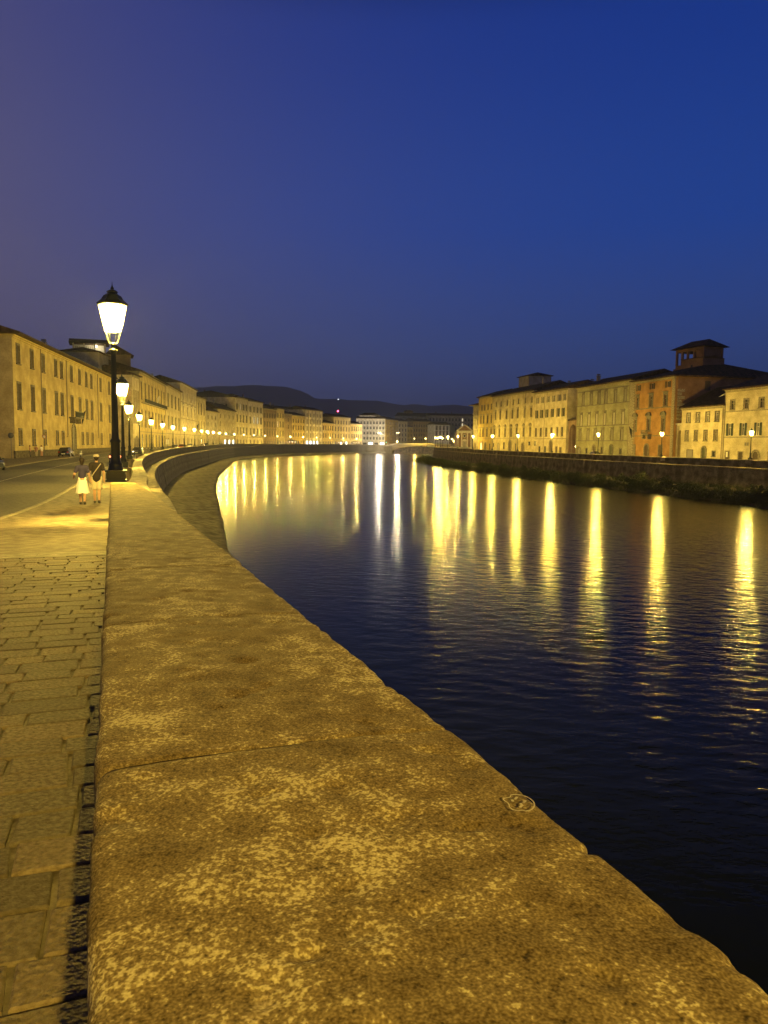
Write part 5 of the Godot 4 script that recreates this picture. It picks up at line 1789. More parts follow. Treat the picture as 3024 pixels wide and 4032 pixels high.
# ---------------------------------------------------------------- street lamps
func make_lamp() -> Node3D:
	# a cast-iron lamp with a six-sided glass lantern; its base stands at the origin
	var o := thing("street_lamp", "", "street lamp", Vector3.ZERO)
	o.set_meta("kind_name", "street_lamp")
	var b := Bag.new()
	b.box(Vector3(-0.265, 0, -0.265), Vector3(0.265, 0.05, 0.265))
	b.box(Vector3(-0.24, 0.05, -0.24), Vector3(0.24, 0.26, 0.24))
	b.box(Vector3(-0.275, 0.26, -0.275), Vector3(0.275, 0.30, 0.275))
	part("pedestal", b.done(), M.iron, o)
	for s in 4:
		for k in [-1, 1]:
			var q := Bag.new()
			q.box(Vector3(k * 0.115 - 0.09, 0.085, 0.238), Vector3(k * 0.115 + 0.09, 0.105, 0.252))
			q.box(Vector3(k * 0.115 - 0.09, 0.205, 0.238), Vector3(k * 0.115 + 0.09, 0.225, 0.252))
			q.box(Vector3(k * 0.115 - 0.09, 0.105, 0.238), Vector3(k * 0.115 - 0.07, 0.205, 0.252))
			q.box(Vector3(k * 0.115 + 0.07, 0.105, 0.238), Vector3(k * 0.115 + 0.09, 0.205, 0.252))
			part("panel_moulding", q.done(), M.iron, o, Vector3.ZERO, s * PI / 2)
	var p := Bag.new()
	p.lathe([Vector2(0.19, 0.30), Vector2(0.20, 0.33), Vector2(0.185, 0.36), Vector2(0.17, 0.43), Vector2(0.185, 0.46), Vector2(0.14, 0.50), Vector2(0.125, 0.62), Vector2(0.118, 1.02), Vector2(0.135, 1.05), Vector2(0.135, 1.09), Vector2(0.10, 1.13), Vector2(0.088, 1.3)], 20)
	part("lower_shaft", p.done(), M.iron, o)
	# fluted upper shaft
	var f := Bag.new()
	var rings := []
	for y in [1.28, 1.9, 2.5, 3.1, 3.38]:
		var r := []
		var rad := lerpf(0.088, 0.058, (y - 1.28) / 2.1)
		for k in 32:
			var t := -TAU * k / 32
			r.append(Vector3(cos(t), 0, sin(t)) * rad * (1.0 if k % 2 == 0 else 0.90) + Vector3(0, y, 0))
		rings.append(r)
	f.ring(rings, false)
	part("shaft", f.done(), M.iron, o)
	var c := Bag.new()
	c.lathe([Vector2(0.06, 3.360), Vector2(0.075, 3.400), Vector2(0.11, 3.435), Vector2(0.112, 3.460), Vector2(0.07, 3.480), Vector2(0.05, 3.530), Vector2(0.065, 3.590), Vector2(0.06, 3.620), Vector2(0.03, 3.640)], 18)
	part("capital", c.done(), M.iron, o)
	# four curved arms that carry the lantern
	for s in 6:
		var a := TAU * s / 6.0
		var q := Bag.new()
		var pts := [Vector2(0.04, 3.60), Vector2(0.115, 3.65), Vector2(0.14, 3.73), Vector2(0.16, 3.82), Vector2(0.20, 3.93)]
		for k in pts.size() - 1:
			q.tube(Vector3(pts[k].x, pts[k].y, 0), Vector3(pts[k + 1].x, pts[k + 1].y, 0), 0.014, 0.014, 6)
		part("arm", q.done(), M.iron, o, Vector3.ZERO, a)
	var hex := func(r: float, y: float, k: int) -> Vector3: return Vector3(cos(TAU * k / 6.0) * r, y, sin(TAU * k / 6.0) * r)
	var g := Bag.new()
	for k in 6:
		g.tube(hex.call(0.205, 3.930, k), hex.call(0.205, 3.930, k + 1), 0.014, 0.014, 6)
		g.tube(hex.call(0.215, 4.000, k), hex.call(0.215, 4.000, k + 1), 0.012, 0.012, 6)
		g.tube(hex.call(0.205, 3.930, k), hex.call(0.36, 4.620, k), 0.012, 0.012, 6)
		g.tube(hex.call(0.362, 4.620, k), hex.call(0.362, 4.620, k + 1), 0.018, 0.018, 6)
	part("lantern_frame", g.done(), M.iron, o)
	for k in 6:
		var q := Bag.new()
		q.quad(hex.call(0.202, 3.935, k), hex.call(0.202, 3.935, k + 1), hex.call(0.356, 4.610, k + 1), hex.call(0.356, 4.610, k))
		part("lantern_pane", q.done(), M.lantern_glass, o)
	var l := Bag.new()
	l.lathe([Vector2(0.03, -0.21), Vector2(0.10, -0.20), Vector2(0.13, -0.1), Vector2(0.16, 0.10), Vector2(0.165, 0.17), Vector2(0.12, 0.20), Vector2(0.02, 0.21)], 12)
	var bulb := part("lamp_bulb", l.done(), M.lamp_glow, o, Vector3(0, 4.280, 0))
	lamp_light(bulb, Vector3.ZERO, LAMP_ENERGY, M.amber, 0.06)
	var r := Bag.new()
	r.lathe([Vector2(0.385, 4.630), Vector2(0.395, 4.655), Vector2(0.34, 4.700), Vector2(0.27, 4.760), Vector2(0.22, 4.850), Vector2(0.13, 4.900), Vector2(0.12, 4.930), Vector2(0.15, 4.950), Vector2(0.10, 4.990), Vector2(0.03, 5.010)], 6, false)
	part("lantern_roof", r.done(), M.iron, o)
	var fi := Bag.new()
	fi.lathe([Vector2(0.03, 5.000), Vector2(0.05, 5.040), Vector2(0.025, 5.080), Vector2(0.012, 5.120), Vector2(0.004, 5.220)], 10)
	part("finial", fi.done(), M.iron, o)
	return o

const LAMP_ENERGY := 370.0

func build_lamps() -> void:
	var lamp := make_lamp()
	lamp.set_meta("group", "street lamps along the river walls")
	var spots := lamp_spots_left()
	var y0 := EYE - 0.6 - 0.024 * 20.5
	lamp.position = P(spots[0].x, spots[0].y, y0 + 0.02)
	lamp.rotation.y = deg_to_rad(20)
	lamp.set_meta("label", "largest lit lantern lamp standing on the near parapet beside the walking couple")
	# piers carry the others
	for i in range(1, spots.size()):
		var d: float = spots[i].y
		var y := EYE - lerp_table(S_DROP, d) + 0.05
		var turn := 0.3
		another(lamp, P(spots[i].x, d, y), turn, "lit lantern lamp on the left bank wall, %s from the near end" % ORD[i])
		var b := Bag.new()
		b.box(Vector3(-0.42, -1.6, -0.42), Vector3(0.42, -0.12, 0.42))
		b.box(Vector3(-0.46, -0.12, -0.46), Vector3(0.46, -0.004, 0.46))
		if d < 300:
			solo("lamp_pier", b.done(), M.coping_far, "square stone pier under the %s lamp along the left bank wall" % ORD[i], "pier", P(spots[i].x, d, y), atan2(0.3, 1.0), "stone piers under the left bank lamps")
	# the lamp behind the viewer on the same parapet
	another(lamp, P(near_x(-7.0) + 0.60, -7.0, EYE - 0.6 + 0.1), 0.3, "lit lantern lamp on the near parapet behind the viewer")
	# right bank
	var rs := [Vector2(59, 125), Vector2(52.8, 148), Vector2(47, 171), Vector2(42, 195), Vector2(37.3, 218), Vector2(33.3, 241), Vector2(29.9, 264), Vector2(27.1, 289), Vector2(25.2, 312), Vector2(23.9, 335), Vector2(24.0, 369), Vector2(27.0, 397), Vector2(31.5, 424), Vector2(36.5, 451), Vector2(42, 486)]
	for i in rs.size():
		var y := EYE - lerp_table(R_DROP, rs[i].y)
		another(lamp, P(rs[i].x + 0.25, rs[i].y, y + 0.003), 0.1, "lit lantern lamp on the right bank wall, %s from the right edge" % ORD[i])
	for k in 3:  # extra lamps added on the square to brighten the church and office fronts
		var cd: float = [556.0, 560.0, 640.0][k]
		another(lamp, P(px([1782.0, 1866.0, 1560.0][k]) * cd, cd, EYE - 2.1), 0.0, ["added lantern lamp on the square left of the church front", "added lantern lamp on the square right of the church front", "added lantern lamp on the square before the yellow return"][k])
	# bridge: two tall masts and two lower lamps
	for k in 2:
		var x: float = [1490.0, 1563.0][k]
		var d: float = [606.0, 610.0][k]
		tall_lamp(P(px(x) * d, d, 6.4), "tall twin-globe street light %s" % ["left of the bridge before the white office", "over the bridge abutment before the yellow return"][k])
	for k in 2:
		var x: float = [1628.0, 1672.0][k]
		another(lamp, P(px(x) * 604.0, 604.0, 7.6), 0.0, "lit lantern lamp on the bridge balustrade, %s of two" % ["left", "right"][k])

func tall_lamp(at: Vector3, label: String) -> void:
	var o := thing("tall_street_light", label, "street light", at)
	var b := Bag.new()
	b.lathe([Vector2(0.2, 0), Vector2(0.2, 0.6), Vector2(0.1, 0.8), Vector2(0.07, 9.6)], 10)
	part("mast", b.done(), M.iron, o)
	var c := Bag.new()
	c.tube(Vector3(-0.75, 9.7, 0), Vector3(0.75, 9.7, 0), 0.05, 0.05, 8)
	part("cross_arm", c.done(), M.iron, o)
	for s in [-0.75, 0.75]:
		var g := Bag.new()
		g.lathe([Vector2(0.02, -0.22), Vector2(0.16, -0.16), Vector2(0.22, 0.0), Vector2(0.16, 0.16), Vector2(0.02, 0.22)], 12)
		var m := part("globe_lamp", g.done(), M.lamp_glow, o, Vector3(s, 9.98, 0))
		lamp_light(m, Vector3.ZERO, LAMP_ENERGY * 1.2, Color(1.0, 0.84, 0.58), 0.2)

# ---------------------------------------------------------------- paving stones by the parapet
func build_paving() -> void:
	var u := Vector2(near_x(1) - near_x(0), 1).normalized()
	var nrm := Vector2(u.y, -u.x)
	var o := Vector2(near_x(0), 0)
	var base := struct("paving", null, null)
	var bed := Bag.new()
	var Y := func(s: float) -> float: return EYE - 1.6 - (0.024 * u.y * s if s > 0 else 0.0)
	for k in 10:
		var s0 := -1.5 + k * 1.65
		var s1 := s0 + 1.65
		var q := func(s: float, w: float) -> Vector3:
			var v: Vector2 = o + u * s + nrm * w
			return P(v.x, v.y, Y.call(s) - 0.006)
		bed.quad(q.call(s0, -3.0), q.call(s0, 0.1), q.call(s1, 0.1), q.call(s1, -3.0))
	part("mortar_bed", bed.done(), M.joint, base)
	var others := Bag.new()
	var s := -0.6
	var rowi := 0
	while s < 13.4:
		var dep := rng.randf_range(0.22, 0.30)
		var w := 0.06 - rng.randf_range(0.0, 0.5)
		var skew := 0.03
		var first := true
		while w > -2.95:
			var len := rng.randf_range(0.24, 0.54)
			if first:
				len = rng.randf_range(0.15, 0.45)
				first = false
				w = 0.06
			var w1 := maxf(w - len, -2.97)
			var g := 0.010
			var lift := rng.randf_range(0.013, 0.020)
			var joined: bool = w1 < -(0.95 + 0.10 * s)
			var b: Bag = others if joined else Bag.new()
			var j := func() -> float: return rng.randf_range(-0.008, 0.008)
			var c := [Vector2(s + g + j.call(), w - g + j.call()), Vector2(s + dep - g + j.call(), w - g + j.call()), Vector2(s + dep - g + j.call(), w1 + g + j.call()), Vector2(s + g + j.call(), w1 + g + j.call())]
			var mid: Vector2 = (c[0] + c[1] + c[2] + c[3]) / 4.0
			var pt := func(v: Vector2, h: float) -> Vector3:
				var z: Vector2 = o + u * v.x + nrm * v.y
				return P(z.x, z.y, Y.call(v.x) + h)
			var lo := []
			var hi := []
			var tilt := Vector2(rng.randf_range(-0.012, 0.012), rng.randf_range(-0.006, 0.006))
			for v in c:
				var h: float = lift + (v - mid).dot(tilt)
				lo.append(pt.call(v, -0.014))
				var vi: Vector2 = v + (mid - v).normalized() * 0.009
				hi.append([pt.call(v, h - 0.006), pt.call(vi, h)])
			for k in 4:
				var n := (k + 1) % 4
				b.quad(lo[n], lo[k], hi[k][0], hi[n][0])
				b.quad(hi[n][0], hi[k][0], hi[k][1], hi[n][1])
			b.quad(hi[3][1], hi[2][1], hi[1][1], hi[0][1])
			if not joined:
				part("paving_stone", b.done(), M["paver_%d" % rng.randi_range(0, 3)], base)
			w = w1
		s += dep
		rowi += 1
	var oo := part("outer_paving_stones", others.done(), M.paver_1, base)
	oo.set_meta("kind", "stuff")
	# a pale cross band where the stones end
	var band := Bag.new()
	var c0: Vector2 = o + u * 13.45
	for k in 5:
		var w0 := 0.06 - k * 0.61
		var q := func(a: float, w: float, h: float) -> Vector3:
			var v: Vector2 = o + u * a + nrm * w
			return P(v.x, v.y, Y.call(a) + h)
		var bb := Bag.new()
		bb.quad(q.call(13.46, w0 - 0.6, 0.02), q.call(13.46, w0, 0.02), q.call(14.1, w0, 0.02), q.call(14.1, w0 - 0.6, 0.02))
		bb.quad(q.call(13.46, w0 - 0.6, -0.02), q.call(13.46, w0, -0.02), q.call(13.46, w0, 0.02), q.call(13.46, w0 - 0.6, 0.02))
		part("band_slab", bb.done(), M.kerb, base)

# ---------------------------------------------------------------- cars, signs and other street things
func make_car(called: String, label: String, paint: String, at: Vector3, heading: float, lights: String) -> Node3D:
	# length along local z (front at +z), wheels on the ground at y = 0
	var o := thing(called, label, "car", at, heading)
	var st := [[-2.02, 0.62, 0.34, 0.72], [-1.95, 0.76, 0.26, 0.92], [-1.4, 0.84, 0.22, 0.97], [-0.3, 0.86, 0.20, 0.95], [0.7, 0.86, 0.20, 0.93], [1.2, 0.85, 0.22, 0.88], [1.75, 0.80, 0.24, 0.78], [1.98, 0.66, 0.32, 0.62]]
	var b := Bag.new()
	var rings := []
	for s in st:
		var z: float = s[0]
		var w: float = s[1]
		var y0: float = s[2]
		var y1: float = s[3]
		rings.append([Vector3(-w * 0.9, y0, z), Vector3(-w, y0 + (y1 - y0) * 0.3, z), Vector3(-w * 0.99, y0 + (y1 - y0) * 0.7, z), Vector3(-w * 0.88, y1, z), Vector3(w * 0.88, y1, z), Vector3(w * 0.99, y0 + (y1 - y0) * 0.7, z), Vector3(w, y0 + (y1 - y0) * 0.3, z), Vector3(w * 0.9, y0, z)])
	for r in rings:
		r.reverse()
	b.ring(rings, true)
	part("body", b.done(), M[paint], o)
	var cab := [[-1.9, 0.72, 0.74, 0.93, 0.95], [-1.35, 0.74, 0.60, 0.93, 1.40], [-0.4, 0.76, 0.62, 0.93, 1.47], [0.25, 0.76, 0.60, 0.92, 1.42], [1.05, 0.74, 0.70, 0.88, 0.92]]
	var g := Bag.new()
	var gr := []
	for s in cab:
		gr.append([Vector3(s[1], s[3], s[0]), Vector3(s[2], s[4], s[0]), Vector3(-s[2], s[4], s[0]), Vector3(-s[1], s[3], s[0])])
	g.ring(gr, false)
	part("window", g.done(), M.pane, o)
	var rf := Bag.new()
	var rr := []
	for s in [[-1.45, 0.56, 1.385], [-1.3, 0.62, 1.435], [-0.4, 0.64, 1.50], [0.2, 0.62, 1.46], [0.35, 0.56, 1.40]]:
		rr.append([Vector3(s[1], s[2] - 0.05, s[0]), Vector3(s[1] * 0.9, s[2], s[0]), Vector3(-s[1] * 0.9, s[2], s[0]), Vector3(-s[1], s[2] - 0.05, s[0])])
	rf.ring(rr, true)
	part("roof", rf.done(), M[paint], o)
	for s in [-1, 1]:
		for z in [-1.25, 1.25]:
			var w := Bag.new()
			var prof := [Vector2(0.2, -0.09), Vector2(0.30, -0.09), Vector2(0.315, -0.06), Vector2(0.315, 0.06), Vector2(0.30, 0.09), Vector2(0.2, 0.09)]
			w.lathe(prof, 18)
			var wh := part("wheel", w.done(), M.tyre, o, Vector3(s * 0.76, 0.315, z))
			wh.rotation = Vector3(0, 0, PI / 2)
			var rm := Bag.new()
			rm.lathe([Vector2(0.02, -0.10), Vector2(0.19, -0.095), Vector2(0.21, 0.095), Vector2(0.02, 0.10)], 14)
			part("rim", rm.done(), M.rim, wh)
			var pl := Bag.new()
			pl.prism(_tri_pillar(z), s * 0.66 - 0.02, s * 0.66 + 0.02)
		var hl := Bag.new()
		hl.box(Vector3(s * 0.56 - 0.13, 0.56, 1.80), Vector3(s * 0.56 + 0.13, 0.68, 1.93))
		part("headlight", hl.done(), M.head_glow if lights == "front" else M.lens, o)
		var tl := Bag.new()
		tl.box(Vector3(s * 0.62 - 0.12, 0.66, -2.02), Vector3(s * 0.62 + 0.12, 0.84, -1.93))
		part("tail_light", tl.done(), M.tail_glow if lights == "rear" else M.lens_red, o)
		var mi := Bag.new()
		mi.box(Vector3(s * 0.86 - 0.1, 0.94, 0.62), Vector3(s * 0.86 + 0.1, 1.06, 0.72))
		part("mirror", mi.done(), M[paint], o)
	for z in [-2.04, 1.985]:
		var np := Bag.new()
		np.box(Vector3(-0.26, 0.44, z - 0.012), Vector3(0.26, 0.55, z + 0.012))
		part("number_plate", np.done(), M.white_card, o)
	var bp := Bag.new()
	bp.box(Vector3(-0.7, 0.26, -2.08), Vector3(0.7, 0.42, -1.98))
	bp.box(Vector3(-0.7, 0.26, 1.92), Vector3(0.7, 0.42, 2.03))
	part("bumper", bp.done(), M[paint], o)
	if lights == "front":
		for s in [-1, 1]:
			var lt := SpotLight3D.new()
			lt.name = "light"
			lt.position = Vector3(s * 0.56, 0.62, 1.98)
			lt.rotation = Vector3(deg_to_rad(-4), PI, 0)
			lt.light_energy = 8.0
			lt.light_color = Color(1.0, 0.93, 0.8)
			lt.light_size = 0.06
			lt.spot_angle = 30
			lt.spot_range = 80
			lt.spot_attenuation = 2.0
			lt.shadow_enabled = true
			o.add_child(lt, true)
	return o

func _tri_pillar(z: float) -> Array:
	return [Vector2(z, 0.9), Vector2(z + 0.1, 0.9), Vector2(z + 0.05, 1.3)]

func street_spot(d: float, off: float) -> Array:
	# a spot beside the left parapet: [position, heading of the street]
	for i in S.size() - 1:
		if S[i].y <= d and S[i + 1].y > d:
			var t: Vector2 = (S[i + 1] - S[i]).normalized()
			var q: Vector2 = S[i] - side(S, i) * off
			return [P(q.x, q.y, EYE - lerp_table(ST_DROP, q.y) - 0.08), atan2(t.x, -t.y)]
	return [Vector3.ZERO, 0.0]

func build_street_things() -> void:
	# cars
	var sp := street_spot(68, 12.4)
	make_car("parked_car", "dark small car cut off by the left edge of the picture", "car_dark", P(-35.0, 68.5, EYE - 2.66), sp[1] + PI + 0.35, "off")
	make_car("parked_car", "black parked car before the palace portal seen from behind", "car_black", P(px(262) * 119, 119, EYE - 2.5), deg_to_rad(180 + 10) , "off")
	sp = street_spot(95, 4.6)
	make_car("moving_car", "small car with red tail lights partly hidden behind the big lamp post", "car_dark", P(px(462) * 95, 95, EYE - 2.63), sp[1], "rear")
	var paints := ["car_dark", "car_silver", "car_red", "car_white", "car_black", "car_silver"]
	var ds := [140.0, 205.0, 222.0, 246.0, 300.0, 345.0]
	var words := ["dark car with lit headlights just past the fourth lamp", "silver car on the left street beyond the bus stop board", "dark red car following the silver one on the left street", "white car on the left street before the slim house", "black car with lit headlights before the low houses", "silver car farthest along the left street"]
	for i in 6:
		sp = street_spot(ds[i], 4.8)
		var front: bool = i in [0, 4]
		make_car("street_car", words[i], paints[i], sp[0], sp[1] + (PI if front else 0.0), "front" if front else "off")
	scooter(P(px(318) * 117, 117, EYE - 2.5), deg_to_rad(200))
	# cars across the river
	make_car("parked_car", "pale car parked on the right bank behind the wall near the church", "car_white", P(28.6, 330, EYE - 2.2), 0.2, "off")
	make_car("parked_car", "dark car roof showing over the right bank wall before the sage house", "car_black", P(px(2340) * 193, 193, EYE - 2.75), 0.2, "off")
	make_car("bridge_car", "car with lit headlights crossing the left half of the bridge", "car_silver", P(px(1572) * 608, 608, 7.1), -PI / 2, "front")
	# signs
	round_sign(P(px(47) * 101, 101, EYE - 2.45), 3.05, 0.37, "sign_back", "round dark traffic sign seen from behind at the far left before the palace", 0.15)
	round_sign(P(px(177) * 111, 111, EYE - 2.45), 2.95, 0.25, "white_card", "small round white traffic sign on a pole before the third palace window", 0.15)
	# lit timetable board
	var o := thing("bus_stop_board", "bus stop board with two pale panels on a pole beside the left parapet", "bus stop sign", street_spot(158, 1.0)[0], 0.1)
	var b := Bag.new()
	b.tube(Vector3(0, 0, 0), Vector3(0, 2.9, 0), 0.05, 0.05, 8)
	part("pole", b.done(), M.pole, o)
	for s in [-1, 1]:
		var q := Bag.new()
		q.box(Vector3(s * 0.17 - 0.15, 1.85, 0.05), Vector3(s * 0.17 + 0.15, 2.85, 0.1))
		part("panel", q.done(), M.white_card, o)
	# poster board in a ground-floor door of the right house
	var rf := right_front(px(2574 + 0.2712 * 1047))
	var pb := Bag.new()
	pb.box(Vector3(-0.22, 0.0, 0), Vector3(0.22, 0.95, 0.05))
	var po := thing("poster_board", "white poster board hung in the doorway of the cream house at the right edge", "poster", P(rf.x - 0.12, rf.y + 0.02, EYE - 2.95 + 1.15), atan2(0.978, -0.204) + PI)
	po.rotation.y = atan2(-(right_front(px(2900)) - right_front(px(2841))).y, -(right_front(px(2900)) - right_front(px(2841))).x) + PI
	part("board", pb.done(), M.white_card, po)
	var mk := Bag.new()
	for k in 10:
		var a0 := TAU * k / 10
		var a1 := TAU * (k + 1) / 10
		var c := Vector2(0, 0.55)
		mk.prism([c + Vector2(cos(a0), sin(a0)) * 0.09, c + Vector2(cos(a0), sin(a0)) * 0.12, c + Vector2(cos(a1), sin(a1)) * 0.12, c + Vector2(cos(a1), sin(a1)) * 0.09], 0.05, 0.056)
	part("printed_ring", mk.done(), M.shutter_grey, po)
	# traffic signals by the bridge head
	for k in 2:
		var x: float = [1455.0, 1518.0][k]
		var d := 598.0
		var t := thing("traffic_light", "traffic light showing green %s" % ["left of the bridge before the white office", "at the bridge abutment before the yellow return"][k], "traffic light", P(px(x) * d, d, 6.0))
		var m := Bag.new()
		m.tube(Vector3.ZERO, Vector3(0, 3.4, 0), 0.06, 0.06, 8)
		part("pole", m.done(), M.iron, t)
		var h := Bag.new()
		h.box(Vector3(-0.2, 2.6, -0.15), Vector3(0.2, 3.7, 0.15))
		part("housing", h.done(), M.iron, t)
		var g := Bag.new()
		g.lathe([Vector2(0.02, 0.0), Vector2(0.15, 0.02), Vector2(0.15, 0.1), Vector2(0.02, 0.14)], 12)
		var gm := part("signal_lens", g.done(), M.teal_signal, t, Vector3(0, 2.8, 0.15))
		gm.rotation.x = PI / 2
		lamp_light(gm, Vector3(0, 0.07, 0), 1.5, Color(0.05, 0.9, 0.75), 0.1)
	# cafe pavilions with white lamps on the far left street
	for k in 3:
		var d: float = [486.0, 566.0, 590.0][k]
		var spx := street_spot(d, 5.5)
		pavilion(spx[0], spx[1], "%s with white lamps on the left bank before %s" % [["dark-roofed pavilion", "white-roofed stall", "pale awning stall"][k], ["the blank-sided house", "the plain ochre house", "the last yellow house"][k]])
	# mast with a red warning light on the hill, a white lamp higher up
	mast(P(px(1328) * 900.0, 900.0, 0), 52.0 - 8.0, "red_signal", "thin mast with a red warning light in front of the hills", 1.0)
	mast(P(px(1329) * 3600.0, 3600.0, 120.0), 88.0, "white_glow", "distant hilltop mast with one white light", 3.0)
	# round chalk mark on the coping, by the river edge
	var cm := Bag.new()
	var uu := Vector2(near_x(1) - near_x(0), 1).normalized()
	var nn := Vector2(uu.y, -uu.x)
	var c0 := Vector2(near_x(0), 0) + uu * 1.115 + nn * 0.698
	for k in 26:
		var rr := func(i: int) -> Vector2:
			var a := TAU * i / 26.0
			return Vector2(cos(a) * 0.032, sin(a) * 0.026) * (1.0 + 0.12 * sin(a * 2.0) + (0.16 * sin(a * 5.0) if a > 3.5 else 0.0))
		var p0: Vector2 = rr.call(k)
		var p1: Vector2 = rr.call(k + 1)
		var hgt := func(v: Vector2) -> Vector3:
			var q := c0 + uu * v.x + nn * v.y
			return P(q.x, q.y, EYE - 0.6 - 0.0226 * (1.115 + v.x) + 0.0085 - 0.06 * v.y)
		cm.quad(hgt.call(p0 * 0.95), hgt.call(p1 * 0.95), hgt.call(p1 * 1.05), hgt.call(p0 * 1.05))
	for k in 5:
		var a := Vector2(-0.018 + 0.008 * k, -0.010 + 0.008 * (k % 3))
		var bq := a + Vector2(0.008, 0.009 - 0.007 * (k % 2))
		var hgt2 := func(v: Vector2) -> Vector3:
			var q := c0 + uu * v.x + nn * v.y
			return P(q.x, q.y, EYE - 0.6 - 0.0226 * (1.115 + v.x) + 0.0085 - 0.06 * v.y)
		var nv := (bq - a).orthogonal().normalized() * 0.0022
		cm.quad(hgt2.call(a - nv), hgt2.call(bq - nv), hgt2.call(bq + nv), hgt2.call(a + nv))
	solo("chalk_mark", cm.done(), M.pale_chalk if M.has("pale_chalk") else mat("pale_chalk", Color(0.40, 0.35, 0.24), 0.95), "pale scrawled ring mark on the coping by the river edge", "mark")

func round_sign(at: Vector3, h: float, r: float, face: String, label: String, turn: float) -> void:
	var o := thing("road_sign", label, "road sign", at, turn)
	var b := Bag.new()
	b.tube(Vector3(0, -0.2, 0), Vector3(0, h + r * 0.8, 0), 0.035, 0.035, 8)
	part("pole", b.done(), M.pole, o)
	var d := Bag.new()
	d.lathe([Vector2(0.01, -0.012), Vector2(r, -0.012), Vector2(r, 0.012), Vector2(0.01, 0.012)], 24)
	var m := part("disc", d.done(), M[face], o, Vector3(0, h, 0.05))
	m.rotation.x = PI / 2
	if face == "white_card":
		var q := Bag.new()
		q.lathe([Vector2(r * 0.78, 0.013), Vector2(r * 0.98, 0.013), Vector2(r * 0.98, 0.018), Vector2(r * 0.78, 0.018)], 24, true, 0.0, Vector3.ZERO, false)
		part("red_rim", q.done(), M.sign_red, m)

func pavilion(at: Vector3, turn: float, label: String) -> void:
	var o := thing("pavilion", label, "stall", at, turn)
	for x in [-3.0, 3.0]:
		for z in [-2.0, 2.0]:
			var b := Bag.new()
			b.tube(Vector3(x, 0, z), Vector3(x, 2.6, z), 0.06, 0.06, 6)
			part("post", b.done(), M.pole, o)
	var r := Bag.new()
	var A := Vector3(-3.4, 2.6, 2.4)
	var B := Vector3(3.4, 2.6, 2.4)
	var C := Vector3(3.4, 2.6, -2.4)
	var D := Vector3(-3.4, 2.6, -2.4)
	var T := Vector3(0, 3.9, 0)
	r.tri(A, B, T)
	r.tri(B, C, T)
	r.tri(C, D, T)
	r.tri(D, A, T)
	r.quad(A, D, C, B)
	part("canopy", r.done(), M.shutter_grey, o)
	var c := Bag.new()
	c.box(Vector3(-2.6, 0, 0.8), Vector3(2.6, 1.05, 1.6))
	part("counter", c.done(), M.white_card, o)
	for k in 3:
		var g := Bag.new()
		g.lathe([Vector2(0.02, -0.16), Vector2(0.15, -0.08), Vector2(0.17, 0.06), Vector2(0.02, 0.17)], 10)
		var m := part("hanging_lamp", g.done(), M.white_glow, o, Vector3(-2.0 + 2.0 * k, 2.3, 1.2))
		lamp_light(m, Vector3.ZERO, 6.0, Color(0.9, 0.95, 1.0), 0.12)

func mast(at: Vector3, h: float, light: String, label: String, scale_by: float) -> void:
	var o := thing("mast", label, "mast", at)
	var b := Bag.new()
	b.lathe([Vector2(0.25 * scale_by, 0), Vector2(0.08 * scale_by, h)], 6)
	part("pole", b.done(), M.iron, o)
	var g := Bag.new()
	var r := 0.85 * scale_by
	g.lathe([Vector2(0.02, -r), Vector2(r * 0.8, -r * 0.55), Vector2(r, 0), Vector2(r * 0.8, r * 0.55), Vector2(0.02, r)], 10)
	part("warning_light", g.done(), M[light], o, Vector3(0, h + r, 0))

